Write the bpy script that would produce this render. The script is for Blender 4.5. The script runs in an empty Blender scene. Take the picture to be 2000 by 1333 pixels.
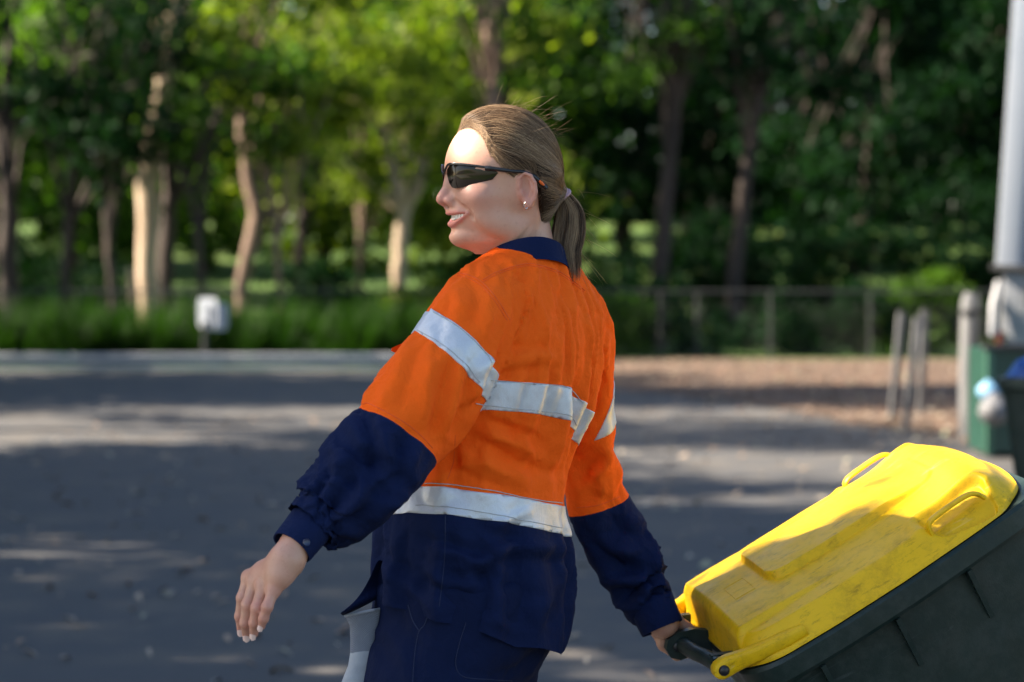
import bpy, bmesh, math, random
import numpy as np
from mathutils import Vector, Matrix

# ------------------------------------------------------------------ camera, sky, sun, exposure
SC = bpy.context.scene
COL = SC.collection
H = 1.43
PITCH = math.atan2(127, 4722)
cam_d = bpy.data.cameras.new("camera")
cam = bpy.data.objects.new("camera", cam_d)
COL.objects.link(cam)
cam.location = (0, 0, H)
cam.rotation_euler = (math.pi / 2 - PITCH, 0, 0)
cam_d.sensor_width = 36
cam_d.lens = 85
cam_d.clip_end = 600
cam_d.dof.use_dof = True
cam_d.dof.focus_distance = 3.66
cam_d.dof.aperture_fstop = 4.0
cam_d.dof.aperture_blades = 0
SC.camera = cam

SUN_EL, SUN_AZ = 36.0, 176.0       # azimuth: degrees anticlockwise from +X of the direction the sun stands in
_e, _a = math.radians(SUN_EL), math.radians(SUN_AZ)
SUN_DIR = Vector((math.cos(_e) * math.cos(_a), math.cos(_e) * math.sin(_a), math.sin(_e)))
world = bpy.data.worlds.new("World")
SC.world = world
world.use_nodes = True
_nt = world.node_tree
_bg = _nt.nodes["Background"]
_sky = _nt.nodes.new("ShaderNodeTexSky")
_sky.sky_type = 'NISHITA'
_sky.sun_disc = False
_sky.sun_elevation = _e
_sky.sun_rotation = math.pi / 2 - _a
_nt.links.new(_sky.outputs[0], _bg.inputs[0])
_bg.inputs[1].default_value = 0.056
sun_d = bpy.data.lights.new("sun", 'SUN')
sun_d.energy = 5.0
sun_d.angle = math.radians(0.55)
sun_d.color = (1.0, 0.87, 0.70)
sun = bpy.data.objects.new("sun", sun_d)
sun.rotation_euler = SUN_DIR.to_track_quat('Z', 'Y').to_euler()
sun.location = (-20, 0, 20)
COL.objects.link(sun)
SC.view_settings.view_transform = 'Standard'
SC.view_settings.look = 'None'
SC.view_settings.exposure = 2.36
SC.view_settings.gamma = 1
SC.render.engine = 'CYCLES'
SC.cycles.use_denoising = True
SC.cycles.max_bounces = 8
SC.cycles.diffuse_bounces = 3
SC.cycles.transmission_bounces = 6
SC.cycles.transparent_max_bounces = 8
SC.cycles.sample_clamp_indirect = 6

# ------------------------------------------------------------------ helpers
F_PX = 4722.0
_cp, _sp = math.cos(PITCH), math.sin(PITCH)

def P(px, py, Y):
    """world point at depth Y seen at pixel (px, py) of the 2000 px wide photograph"""
    a, b = (px - 1000) / F_PX, (666.5 - py) / F_PX
    dy, dz = _cp + b * _sp, -_sp + b * _cp
    t = Y / dy
    return np.array([a * t, Y, H + dz * t])

def proj(p):
    d = p - np.array([0, 0, H])
    dep = d[..., 1] * _cp - d[..., 2] * _sp
    up = d[..., 2] * _cp + d[..., 1] * _sp
    return 1000 + F_PX * d[..., 0] / dep, 666.5 - F_PX * up / dep

def tag(o, label=None, cat=None, group=None, kind=None):
    if label: o["label"] = label
    if cat: o["category"] = cat
    if group: o["group"] = group
    if kind: o["kind"] = kind
    return o

def mesh_from(name, verts, faces, smooth=True):
    me = bpy.data.meshes.new(name)
    verts = np.asarray(verts, dtype=np.float32)
    if isinstance(faces, np.ndarray):
        nf, k = faces.shape
        me.vertices.add(len(verts)); me.vertices.foreach_set("co", verts.ravel())
        me.loops.add(nf * k); me.loops.foreach_set("vertex_index", faces.astype(np.int32).ravel())
        me.polygons.add(nf)
        me.polygons.foreach_set("loop_start", np.arange(0, nf * k, k, dtype=np.int32))
        me.polygons.foreach_set("loop_total", np.full(nf, k, dtype=np.int32))
        me.update(calc_edges=True)
    else:
        me.from_pydata([tuple(map(float, v)) for v in verts], [], [tuple(f) for f in faces])
        me.update()
    if smooth:
        me.polygons.foreach_set("use_smooth", np.ones(len(me.polygons), dtype=bool))
    return me

def put(name, me, mat=None, parent=None):
    o = bpy.data.objects.new(name, me)
    COL.objects.link(o)
    if mat is not None:
        for m in (mat if isinstance(mat, (list, tuple)) else [mat]):
            me.materials.append(m)
    if parent is not None:
        o.parent = parent
    return o

def empty(name, loc=(0, 0, 0), rot=(0, 0, 0)):
    o = bpy.data.objects.new(name, None)
    o.empty_display_size = 0.1
    o.location = loc; o.rotation_euler = rot
    COL.objects.link(o)
    return o

class MB:
    """collects boxes, tubes, lathes and lofts into one mesh"""
    def __init__(self): self.v, self.f = [], []
    def add(self, vs, fs):
        n = len(self.v); self.v += [tuple(map(float, v)) for v in vs]
        self.f += [tuple(i + n for i in f) for f in fs]
    def box(self, c, s, M=None, bev=0.0):
        bm = bmesh.new(); bmesh.ops.create_cube(bm, size=1)
        for v in bm.verts: v.co = Vector((v.co.x * s[0], v.co.y * s[1], v.co.z * s[2]))
        if bev > 0: bmesh.ops.bevel(bm, geom=bm.edges[:], offset=bev, segments=2, profile=0.7, affect='EDGES')
        bm.verts.index_update()
        vs = [v.co + Vector(c) if M is None else M @ (v.co + Vector(c)) for v in bm.verts]
        self.add(vs, [[v.index for v in f.verts] for f in bm.faces]); bm.free()
    def tube(self, pts, rad, n=10, cap=True, flat=None):
        pts = [Vector(p) for p in pts]
        rads = rad if isinstance(rad, (list, tuple)) else [rad] * len(pts)
        rings = []; up = None
        for i, p in enumerate(pts):
            t = (pts[min(i + 1, len(pts) - 1)] - pts[max(i - 1, 0)]).normalized()
            if up is None:
                up = Vector((0, 0, 1)) if abs(t.z) < 0.9 else Vector((1, 0, 0))
            x = t.cross(up).normalized(); y = x.cross(t).normalized(); up = y
            k = flat or 1.0
            rings.append([p + (x * math.cos(2 * math.pi * j / n) + y * k * math.sin(2 * math.pi * j / n)) * rads[i] for j in range(n)])
        self.loft(rings, cap)
    def loft(self, rings, cap=True, close=False):
        n = len(rings[0]); base = len(self.v)
        for r in rings: self.v += [tuple(map(float, q)) for q in r]
        m = len(rings)
        for i in range(m if close else m - 1):
            i2 = (i + 1) % m
            for j in range(n):
                k = (j + 1) % n
                self.f.append((base + i * n + j, base + i * n + k, base + i2 * n + k, base + i2 * n + j))
        if cap and not close:
            self.f.append(tuple(base + j for j in reversed(range(n))))
            self.f.append(tuple(base + (m - 1) * n + j for j in range(n)))
    def build(self, name, mat, parent=None, smooth=True, angle=40):
        me = mesh_from(name, self.v, self.f, smooth)
        bm = bmesh.new(); bm.from_mesh(me); bmesh.ops.recalc_face_normals(bm, faces=bm.faces[:])
        if smooth:
            lim = math.radians(angle)
            for e in bm.edges:
                if len(e.link_faces) == 2 and e.calc_face_angle(0) > lim: e.smooth = False
        bm.to_mesh(me); bm.free()
        return put(name, me, mat, parent)

# ------------------------------------------------------------------ materials
def rgb(c): return (c[0], c[1], c[2], 1)

def mat_new(name):
    m = bpy.data.materials.new(name); m.use_nodes = True
    nt = m.node_tree
    return m, nt, nt.nodes["Principled BSDF"]

def node(nt, t, **kw):
    n = nt.nodes.new(t)
    for k, v in kw.items():
        if k in n.inputs: n.inputs[k].default_value = v
        else: setattr(n, k, v)
    return n

def ramp(nt, fac, stops):
    r = nt.nodes.new("ShaderNodeValToRGB")
    el = r.color_ramp.elements
    while len(el) < len(stops): el.new(0.5)
    for e, (p, c) in zip(el, stops): e.position = p; e.color = rgb(c) if len(c) == 3 else c
    nt.links.new(fac, r.inputs[0])
    return r.outputs[0]

def coords(nt, scale=(1, 1, 1), kind="Object"):
    tc = nt.nodes.new("ShaderNodeTexCoord")
    mp = nt.nodes.new("ShaderNodeMapping"); mp.inputs["Scale"].default_value = scale
    nt.links.new(tc.outputs[kind], mp.inputs[0])
    return mp.outputs[0]

def noise(nt, vec, scale, detail=4, rough=0.55, out="Fac", dist=0.0):
    n = node(nt, "ShaderNodeTexNoise", Scale=scale, Detail=detail, Roughness=rough, Distortion=dist)
    nt.links.new(vec, n.inputs["Vector"])
    return n.outputs[out]

def bump(nt, bs, hgt, strength=0.3, dist=0.01, prev=None):
    b = node(nt, "ShaderNodeBump", Strength=strength, Distance=dist)
    nt.links.new(hgt, b.inputs["Height"])
    if prev is not None: nt.links.new(prev, b.inputs["Normal"])
    if bs is not None: nt.links.new(b.outputs[0], bs.inputs["Normal"])
    return b.outputs[0]

def mix(nt, fac, a, b, mode='MIX'):
    m = nt.nodes.new("ShaderNodeMix"); m.data_type = 'RGBA'; m.blend_type = mode
    for s, v in ((m.inputs[0], fac), (m.inputs[6], a), (m.inputs[7], b)):
        if isinstance(v, (int, float)): s.default_value = v
        elif isinstance(v, tuple): s.default_value = rgb(v)
        else: nt.links.new(v, s)
    return m.outputs[2]

def simple(name, c1, c2=None, scale=8, rough=0.6, metal=0.0, bmp=0.0, bscale=60, bdist=0.004, stretch=(1, 1, 1), spec=0.5):
    m, nt, b = mat_new(name)
    v = coords(nt, stretch)
    if c2 is None: c2 = tuple(x * 0.8 for x in c1)
    nt.links.new(ramp(nt, noise(nt, v, scale, 5), [(0.3, c1), (0.7, c2)]), b.inputs["Base Color"])
    b.inputs["Roughness"].default_value = rough
    b.inputs["Metallic"].default_value = metal
    b.inputs["Specular IOR Level"].default_value = spec
    if bmp: bump(nt, b, noise(nt, v, bscale, 4), bmp, bdist)
    return m

def leaf_mat(name, dark, light, trans=0.45, rough=0.55, spec=.12):
    m, nt, b = mat_new(name)
    v = coords(nt)
    at = node(nt, "ShaderNodeAttribute", attribute_name="tint")
    big = noise(nt, v, 0.7, 3)
    f = node(nt, "ShaderNodeMath", operation='ADD'); nt.links.new(at.outputs["Fac"], f.inputs[0]); nt.links.new(big, f.inputs[1])
    h = node(nt, "ShaderNodeMath", operation='MULTIPLY'); h.inputs[1].default_value = 0.5; nt.links.new(f.outputs[0], h.inputs[0])
    c = ramp(nt, h.outputs[0], [(0.25, dark), (0.75, light)])
    nt.links.new(c, b.inputs["Base Color"]); b.inputs["Roughness"].default_value = rough; b.inputs["Specular IOR Level"].default_value = spec
    tr = nt.nodes.new("ShaderNodeBsdfTranslucent")
    hs = node(nt, "ShaderNodeMix", data_type='RGBA', blend_type='MULTIPLY'); hs.inputs[0].default_value = 1
    nt.links.new(c, hs.inputs[6]); hs.inputs[7].default_value = (1.25, 1.45, 0.40, 1)
    nt.links.new(hs.outputs[2], tr.inputs[0])
    mx = nt.nodes.new("ShaderNodeMixShader"); mx.inputs[0].default_value = trans
    nt.links.new(b.outputs[0], mx.inputs[1]); nt.links.new(tr.outputs[0], mx.inputs[2])
    nt.links.new(mx.outputs[0], nt.nodes["Material Output"].inputs[0])
    return m

rng = np.random.default_rng(11)
random.seed(5)

# ------------------------------------------------------------------ ground
def asphalt_mat():
    m, nt, b = mat_new("asphalt")
    v = coords(nt)
    c = ramp(nt, noise(nt, v, 0.35, 5), [(0.3, (0.032, 0.034, 0.039)), (0.7, (0.052, 0.051, 0.052))])
    fine = noise(nt, v, 160, 3, 0.7)
    c = mix(nt, 0.55, c, ramp(nt, fine, [(0.3, (0.02, 0.021, 0.024)), (0.6, (0.07, 0.07, 0.072)), (0.74, (0.22, 0.21, 0.19))]), 'MIX')
    st = ramp(nt, noise(nt, v, 1.7, 6, 0.6), [(0.48, (0, 0, 0)), (0.66, (1, 1, 1))])
    c = mix(nt, st, c, (0.085, 0.075, 0.064))
    nt.links.new(c, b.inputs["Base Color"]); b.inputs["Roughness"].default_value = 0.85
    bump(nt, b, fine, 0.5, 0.004)
    return m

def ground_mat():
    m, nt, b = mat_new("grass_ground")
    v = coords(nt)
    c = ramp(nt, noise(nt, v, 0.25, 5), [(0.3, (0.025, 0.070, 0.006)), (0.55, (0.055, 0.115, 0.010)), (0.8, (0.12, 0.15, 0.020))])
    nt.links.new(c, b.inputs["Base Color"]); b.inputs["Roughness"].default_value = 0.9
    bump(nt, b, noise(nt, v, 30, 4), 0.8, 0.05)
    return m

def dirt_mat():
    m, nt, b = mat_new("leaf_litter_dirt")
    v = coords(nt)
    c = ramp(nt, noise(nt, v, 6, 6, 0.7), [(0.3, (0.028, 0.017, 0.011)), (0.5, (0.078, 0.047, 0.030)), (0.72, (0.165, 0.105, 0.068))])
    nt.links.new(c, b.inputs["Base Color"]); b.inputs["Roughness"].default_value = 0.9
    bump(nt, b, noise(nt, v, 22, 5), 0.8, 0.03)
    return m

def terrain_z(x, y):
    t = np.clip((y - 41) / 55, 0, 1)
    return 3.6 * t * t * (3 - 2 * t) - 0.02 + 0.12 * np.sin(x * 0.35 + 1) * np.clip((y - 42) / 10, 0, 1)

def sheet(name, xs, ys, zf, mat):
    X, Yg = np.meshgrid(xs, ys, indexing='ij')
    Z = zf(X, Yg)
    n, m = X.shape
    idx = np.arange(n * m).reshape(n, m)
    f = np.stack([idx[:-1, :-1], idx[1:, :-1], idx[1:, 1:], idx[:-1, 1:]], -1).reshape(-1, 4)
    return put(name, mesh_from(name, np.stack([X, Yg, Z], -1).reshape(-1, 3), f), mat)

M_ASPH = asphalt_mat()
g = sheet("ground", np.r_[-260, -120, -60:61:2.0, 120, 260], np.r_[-200, -60, -20, 0, 20, 36:110:2.0, 160, 320], terrain_z, ground_mat())
tag(g, "rising grassy ground under the trees", None, kind="structure")
r = sheet("road", np.linspace(-45, 40, 30), np.linspace(-12, 36.9, 20), lambda x, y: 0 * x + 0.0, M_ASPH)
tag(r, "grey asphalt with dappled tree shadows", None, kind="structure")
# leaf-littered bare verge on the right, irregular edge
def outline_sheet(name, pts, z, mat, sub=6):
    c = np.mean(pts, 0)
    ring = []
    n = len(pts)
    for i in range(n):
        a, b = np.array(pts[i]), np.array(pts[(i + 1) % n])
        for k in range(sub):
            q = a + (b - a) * k / sub
            ring.append(q + rng.normal(0, 0.10, 2))
    vs = [(c[0], c[1], z)] + [(q[0], q[1], z) for q in ring]
    k = len(ring)
    return put(name, mesh_from(name, vs, [(0, 1 + i, 1 + (i + 1) % k) for i in range(k)]), mat)
M_DIRT = dirt_mat()
v_ = outline_sheet("dirt_verge", [(-1.4, 36.6), (-0.4, 33.5), (1.3, 31.0), (2.6, 27), (3.6, 22.5), (4.6, 20.2), (12, 19.0), (30, 22), (30, 41.6), (10, 41.6), (0, 41.2), (-1.4, 40)], 0.012, M_DIRT)
tag(v_, "brown leaf-littered bare earth beside the asphalt", None, kind="structure")

# leaf litter: loose fallen leaves
def leaf_cards(n, posf, size, seed, flat=0.25):
    rg = np.random.default_rng(seed)
    pos = posf(rg, n)
    ang = rg.uniform(0, 2 * np.pi, n); tl = rg.normal(0, flat, (n, 2))
    s = size * rg.uniform(0.5, 1.4, n); asp = rg.uniform(0.3, 0.6, n)
    d = np.stack([np.cos(ang), np.sin(ang), tl[:, 0]], -1); e = np.stack([-np.sin(ang), np.cos(ang), tl[:, 1]], -1)
    a, b = d * s[:, None] * 0.5, e * (s * asp)[:, None] * 0.5
    lift = np.array([0, 0, 1.0]) * (s * 0.12)[:, None]
    V = np.stack([pos - a, pos - b * 0.9 - a * 0.2 + lift, pos + a, pos + b * 0.9 - a * 0.2 + lift], 1).reshape(-1, 3)
    Fq = np.arange(4 * n).reshape(n, 4)
    tint = np.repeat(rg.uniform(0, 1, n), 4)
    return V, Fq, tint

def set_tint(me, t):
    at = me.attributes.new("tint", 'FLOAT', 'POINT'); at.data.foreach_set("value", np.asarray(t, dtype=np.float32))

def litter_mat():
    m, nt, b = mat_new("fallen_leaf")
    at = node(nt, "ShaderNodeAttribute", attribute_name="tint")
    c = ramp(nt, at.outputs["Fac"], [(0.0, (0.10, 0.05, 0.03)), (0.35, (0.22, 0.12, 0.07)), (0.6, (0.30, 0.21, 0.14)), (0.85, (0.36, 0.31, 0.24)), (1.0, (0.22, 0.24, 0.13))])
    nt.links.new(c, b.inputs["Base Color"]); b.inputs["Roughness"].default_value = 0.7
    return m
def litter_pos(rg, n):
    k = n // 5
    A = np.stack([rg.uniform(-4, 4, k), 7 + 18 * rg.uniform(0, 1, k) ** 1.3, np.full(k, 0.012)], -1)
    k2 = n - k
    B = np.stack([rg.uniform(-1.5, 8, k2), rg.uniform(20, 41, k2), np.full(k2, 0.022)], -1)
    ed = np.interp(B[:, 1], [19, 20.5, 22.5, 27, 31, 33.5, 36.6], [5, 4.2, 3.4, 2.4, 1.1, -.6, -1.4])
    keep = B[:, 0] > ed - rg.exponential(0.5, k2)
    return np.r_[A, np.where(keep[:, None], B, B + np.array([5.0, 0, 0]))]
V, Fq, tn = leaf_cards(5200, litter_pos, 0.075, 3)
tn[:4 * (5200 // 5)] = .5 + .45 * tn[:4 * (5200 // 5)]
me = mesh_from("leaf_litter", V, Fq); set_tint(me, tn)
tag(put("leaf_litter", me, litter_mat()), "dry brown leaves scattered over asphalt and bare earth", "leaves", kind="stuff")
# ------------------------------------------------------------------ trees
def bark_mat(name, c1, c2, c3):
    m, nt, b = mat_new(name)
    v = coords(nt, (1, 1, 0.35))
    c = ramp(nt, noise(nt, v, 3.2, 5, 0.6), [(0.3, c1), (0.5, c2), (0.72, c3)])
    nt.links.new(c, b.inputs["Base Color"]); b.inputs["Roughness"].default_value = 0.85
    bump(nt, b, noise(nt, coords(nt, (1, 1, 0.15)), 14, 5), 0.9, 0.04)
    return m
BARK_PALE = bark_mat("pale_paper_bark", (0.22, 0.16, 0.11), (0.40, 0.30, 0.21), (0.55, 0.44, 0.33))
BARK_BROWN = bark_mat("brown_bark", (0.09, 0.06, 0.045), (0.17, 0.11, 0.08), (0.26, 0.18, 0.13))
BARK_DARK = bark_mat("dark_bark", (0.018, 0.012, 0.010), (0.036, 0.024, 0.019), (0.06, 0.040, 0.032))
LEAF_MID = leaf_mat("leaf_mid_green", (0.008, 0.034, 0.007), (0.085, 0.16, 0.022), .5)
LEAF_SHADED = leaf_mat("leaf_shaded_green", (0.0025, 0.010, 0.005), (0.008, 0.030, 0.010), 0.30, spec=.04)  # near-black: the shade among the trees is put into this leaf colour
LEAF_SUNLIT = leaf_mat("leaf_sunlit_green", (0.020, 0.056, 0.007), (0.21, 0.26, 0.032), 0.5)  # brightened: sunlight on the foliage is put into this leaf colour

def foliage(clumps, leaf, dens, seed):
    """leaf-sized faces in twig clusters through the volume of each clump (x, y, z, r)"""
    rg = np.random.default_rng(seed)
    out = []
    for (cx, cy, cz, r) in clumps:
        n = max(20, int(dens * r * r / 1.0))
        k = max(4, n // 30)
        d = rg.normal(0, 1, (k, 3)); d /= np.linalg.norm(d, axis=1)[:, None]
        tw = d * (r * rg.uniform(0.15, 1.0, k) ** 0.45)[:, None] * np.array([1, 1, 0.8])
        own = rg.integers(0, k, n)
        tw_size = rg.uniform(0.5, 1.3, k)
        q = tw[own] + rg.normal(0, 1, (n, 3)) * (leaf * 1.25 * tw_size[own])[:, None] * np.array([1, 1, 0.7])
        out.append(np.c_[q + np.array([cx, cy, cz]), (rg.uniform(0, 1, k)[own] * 0.6 + rg.uniform(0, 0.4, n))])
    A = np.concatenate(out); pos, tint = A[:, :3], A[:, 3]
    n = len(pos)
    a = rg.normal(0, 1, (n, 3)); a[:, 2] -= 0.5; a /= np.linalg.norm(a, axis=1)[:, None]
    b = np.cross(a, rg.normal(0, 1, (n, 3))); b /= np.linalg.norm(b, axis=1)[:, None]
    s = (leaf * rg.uniform(0.6, 1.35, n))[:, None]
    c = np.cross(a, b) * s * 0.10
    V = np.stack([pos - a * s * .55, pos - b * s * .27 + c, pos + a * s * .55, pos + b * s * .27 + c], 1).reshape(-1, 3)
    me = mesh_from("foliage", V, np.arange(4 * n).reshape(n, 4), smooth=False)
    set_tint(me, np.repeat(tint, 4))
    return me

def trunk_mb(lines, n=10):
    m = MB()
    for pts in lines:
        # subdivide and roughen the limb
        q = []
        for (a, b) in zip(pts[:-1], pts[1:]):
            for k in range(3):
                t = k / 3
                q.append([a[i] + (b[i] - a[i]) * t for i in range(4)])
        q.append(list(pts[-1]))
        for i, v in enumerate(q[1:-1]):
            v[0] += random.gauss(0, v[3] * .10); v[1] += random.gauss(0, v[3] * .10); v[3] *= random.uniform(.92, 1.08)
        m.tube([v[:3] for v in q], [max(0.012, v[3]) for v in q], n)
    return m

TREES = []
def tree(label, base, trunks, limbs, clumps, bark, leaf, ls=0.19, dens=330, seed=1, group="trees along the grassy bank", name="tree"):
    root = empty(name, base)
    tag(root, label, "tree", group)
    b = np.array(base)
    rel = lambda L: [[(p[0] - b[0], p[1] - b[1], p[2] - b[2], p[3]) for p in l] for l in L]
    trunk_mb(rel(trunks)).build("trunk", bark, root)
    if limbs:
        trunk_mb(rel(limbs), 7).build("limbs", bark, root)
    put("crown", foliage([(c[0] - b[0], c[1] - b[1], c[2] - b[2], c[3]) for c in clumps], ls, dens, seed), leaf, root)
    TREES.append(root)
    return root

def pxl(pts, Y, S=None):
    """polyline [(px, py, radius_m)] in the plane at depth Y"""
    return [tuple(P(a, b, Y)) + (r,) for a, b, r in pts]

def limbs_to(trunk_top, clumps, r0, seed):
    rg = random.Random(seed); L = []
    for c in clumps:
        t = trunk_top[rg.randrange(max(1, len(trunk_top) // 2), len(trunk_top))]
        mid = [(t[i] + c[i]) / 2 + rg.gauss(0, 0.15) for i in range(3)]
        L.append([(t[0], t[1], t[2], min(r0, t[3] * .6)), (mid[0], mid[1], mid[2] + .15, r0 * .5), (c[0], c[1], c[2], r0 * .15)])
    return L

def cl(seed, n, px0, px1, py0, py1, Y, r0, r1, dy=1.6):
    rg = random.Random(seed)
    out = []
    for i in range(n):
        p = P(rg.uniform(px0, px1), rg.uniform(py0, py1), Y + rg.uniform(-dy, dy))
        out.append((p[0], p[1], p[2], rg.uniform(r0, r1)))
    return out

def px_tree(label, pts, Y, crown, bark, leaf, extra=None, seed=1, **kw):
    tr = pxl(pts, Y)
    gz = float(terrain_z(np.array(tr[0][0]), np.array(Y)))
    tr = [(tr[0][0], tr[0][1], gz - .1, tr[0][3] * 1.25)] + [t for t in tr if t[2] > gz + .15]
    trunks = [tr] + [[q if j else (q[0], q[1], q[2], q[3]) for j, q in enumerate(pxl(e, Y))] for e in (extra or [])]
    return tree(label, (tr[0][0], tr[0][1], gz), trunks, limbs_to(tr, crown, .06, seed), crown, bark, leaf, seed=seed, **kw)

# the trees one can tell apart in the photograph
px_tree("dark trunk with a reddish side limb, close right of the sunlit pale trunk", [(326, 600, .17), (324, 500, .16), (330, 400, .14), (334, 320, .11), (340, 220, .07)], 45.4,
        cl(31, 6, 300, 520, 60, 260, 45.4, .4, .7), BARK_DARK, LEAF_SHADED, extra=[[(328, 420, .08), (372, 330, .09), (415, 245, .07), (455, 150, .03)]], seed=32, name="shaded_tree", dens=420)
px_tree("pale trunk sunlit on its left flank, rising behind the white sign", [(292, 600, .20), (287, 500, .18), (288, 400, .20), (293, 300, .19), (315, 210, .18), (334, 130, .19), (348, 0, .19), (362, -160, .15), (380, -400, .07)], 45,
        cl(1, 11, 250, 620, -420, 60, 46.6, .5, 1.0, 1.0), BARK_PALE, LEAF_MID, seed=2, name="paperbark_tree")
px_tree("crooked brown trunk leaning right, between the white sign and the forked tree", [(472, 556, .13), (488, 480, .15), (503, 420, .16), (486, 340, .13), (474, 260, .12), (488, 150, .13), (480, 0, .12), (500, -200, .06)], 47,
        cl(3, 13, 380, 720, -260, 260, 47, .45, .9), BARK_BROWN, LEAF_SUNLIT, seed=4, name="crooked_tree", dens=600)
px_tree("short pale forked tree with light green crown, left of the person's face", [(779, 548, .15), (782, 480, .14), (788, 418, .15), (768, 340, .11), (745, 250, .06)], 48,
        cl(5, 14, 640, 900, 150, 345, 48, .4, .75), BARK_PALE, LEAF_SUNLIT, extra=[[(788, 418, .11), (826, 350, .11), (850, 250, .06)]], seed=6, name="forked_tree", dens=560)
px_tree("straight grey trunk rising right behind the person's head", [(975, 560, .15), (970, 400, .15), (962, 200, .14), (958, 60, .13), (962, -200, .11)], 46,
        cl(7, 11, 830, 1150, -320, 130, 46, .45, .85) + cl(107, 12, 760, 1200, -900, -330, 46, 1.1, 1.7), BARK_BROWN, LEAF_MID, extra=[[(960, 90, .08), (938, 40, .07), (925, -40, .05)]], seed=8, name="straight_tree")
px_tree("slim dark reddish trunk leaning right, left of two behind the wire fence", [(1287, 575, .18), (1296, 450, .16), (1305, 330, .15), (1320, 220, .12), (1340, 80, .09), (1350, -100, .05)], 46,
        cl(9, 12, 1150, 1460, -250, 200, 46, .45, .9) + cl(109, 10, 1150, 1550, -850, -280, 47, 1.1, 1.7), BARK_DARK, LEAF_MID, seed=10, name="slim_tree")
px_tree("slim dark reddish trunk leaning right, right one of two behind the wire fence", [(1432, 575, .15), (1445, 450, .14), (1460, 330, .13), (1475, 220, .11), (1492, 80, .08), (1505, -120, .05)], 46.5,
        cl(11, 12, 1330, 1650, -250, 180, 46, .45, .95) + cl(111, 10, 1350, 1800, -850, -280, 48, 1.1, 1.7), BARK_DARK, LEAF_SHADED, seed=12, name="slim_tree")
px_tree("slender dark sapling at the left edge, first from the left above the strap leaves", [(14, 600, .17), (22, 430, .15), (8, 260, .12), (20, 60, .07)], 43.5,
        cl(13, 10, -120, 150, -200, 300, 43, .45, .85), BARK_DARK, LEAF_SHADED, seed=14, name="sapling")
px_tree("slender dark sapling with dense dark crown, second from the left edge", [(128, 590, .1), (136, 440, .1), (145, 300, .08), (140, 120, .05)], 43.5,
        cl(15, 13, 20, 260, -100, 300, 43.4, .45, .85), BARK_DARK, LEAF_SHADED, seed=16, name="sapling")
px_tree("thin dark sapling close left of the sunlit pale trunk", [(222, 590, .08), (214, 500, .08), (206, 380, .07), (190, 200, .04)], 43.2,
        cl(17, 11, 120, 330, -60, 250, 43.0, .4, .75), BARK_DARK, LEAF_SHADED, seed=18, name="sapling")
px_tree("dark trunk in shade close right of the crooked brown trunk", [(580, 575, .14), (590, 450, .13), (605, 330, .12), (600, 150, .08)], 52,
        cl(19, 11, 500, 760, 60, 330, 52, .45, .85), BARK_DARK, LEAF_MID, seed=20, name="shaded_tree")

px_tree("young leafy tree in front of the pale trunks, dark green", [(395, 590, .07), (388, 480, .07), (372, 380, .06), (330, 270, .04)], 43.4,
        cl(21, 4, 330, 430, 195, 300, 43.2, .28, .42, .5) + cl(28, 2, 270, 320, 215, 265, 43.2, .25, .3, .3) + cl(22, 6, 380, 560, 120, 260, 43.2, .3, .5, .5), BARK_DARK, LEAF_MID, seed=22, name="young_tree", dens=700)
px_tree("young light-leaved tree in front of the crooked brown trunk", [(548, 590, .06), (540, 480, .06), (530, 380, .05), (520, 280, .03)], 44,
        cl(23, 12, 430, 660, 20, 400, 44, .28, .5, .6), BARK_BROWN, LEAF_SUNLIT, seed=24, name="young_tree", dens=620)
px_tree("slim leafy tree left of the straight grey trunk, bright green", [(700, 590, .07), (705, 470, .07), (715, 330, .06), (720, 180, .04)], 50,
        cl(25, 16, 600, 930, -40, 330, 50, .35, .65, 1.0), BARK_BROWN, LEAF_SUNLIT, seed=26, name="slim_tree", dens=520)

# the dense trees behind: four kinds, copied, standing in rows up the bank
def generic(seed, leaf, bark, h):
    rg = random.Random(seed)
    tr = [(0, 0, -.2, .24)]
    for i in range(1, 7): tr.append((rg.gauss(0, .12) * i ** .5, rg.gauss(0, .12) * i ** .5, h * i / 6, .22 * (1 - i / 7.5)))
    cs = []
    for i in range(30):
        z = rg.uniform(.22, 1.02) * h
        w = 2.4 * math.sin(min(1, (z / h - .1) / .9) * math.pi) ** .5 + .2 if z < h else .5
        a = rg.uniform(0, 6.283); q = w * rg.uniform(.2, 1) ** .6
        cs.append((q * math.cos(a), q * math.sin(a), z, rg.uniform(.6, 1.15)))
    return tree("x", (0, 0, 0), [tr], limbs_to(tr, cs[:12], .07, seed), cs, bark, leaf, ls=.27, dens=210, seed=seed, name="bank_tree")
KINDS = [("dense dark green tree in the thicket up the bank", LEAF_SHADED, BARK_DARK, 8), ("bushy mid green tree in the thicket up the bank", LEAF_MID, BARK_DARK, 8),
         ("loose light green tree in the thicket up the bank", LEAF_SUNLIT, BARK_DARK, 6.5), ("tall dark tree in the thicket up the bank", LEAF_SHADED, BARK_DARK, 10)]
protos = [generic(40 + i, k[1], k[2], k[3]) for i, k in enumerate(KINDS)]
def copy_tree(o):
    c = o.copy(); COL.objects.link(c)
    for ch in o.children:
        d = ch.copy(); COL.objects.link(d); d.parent = c
    return c
spots = []
for row, (Y, step, jx) in enumerate([(53, 4.4, 1.0), (60, 4.4, 1.2), (68, 4.6, 1.4), (77, 4.8, 1.5)]):
    half = Y * .235 + 2
    x = -half + (row % 2) * 1.6
    while x < half + 1.5:
        spots.append((x + random.uniform(-jx, jx), Y + random.uniform(-1.8, 1.8), row))
        x += step
used = set()
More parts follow.
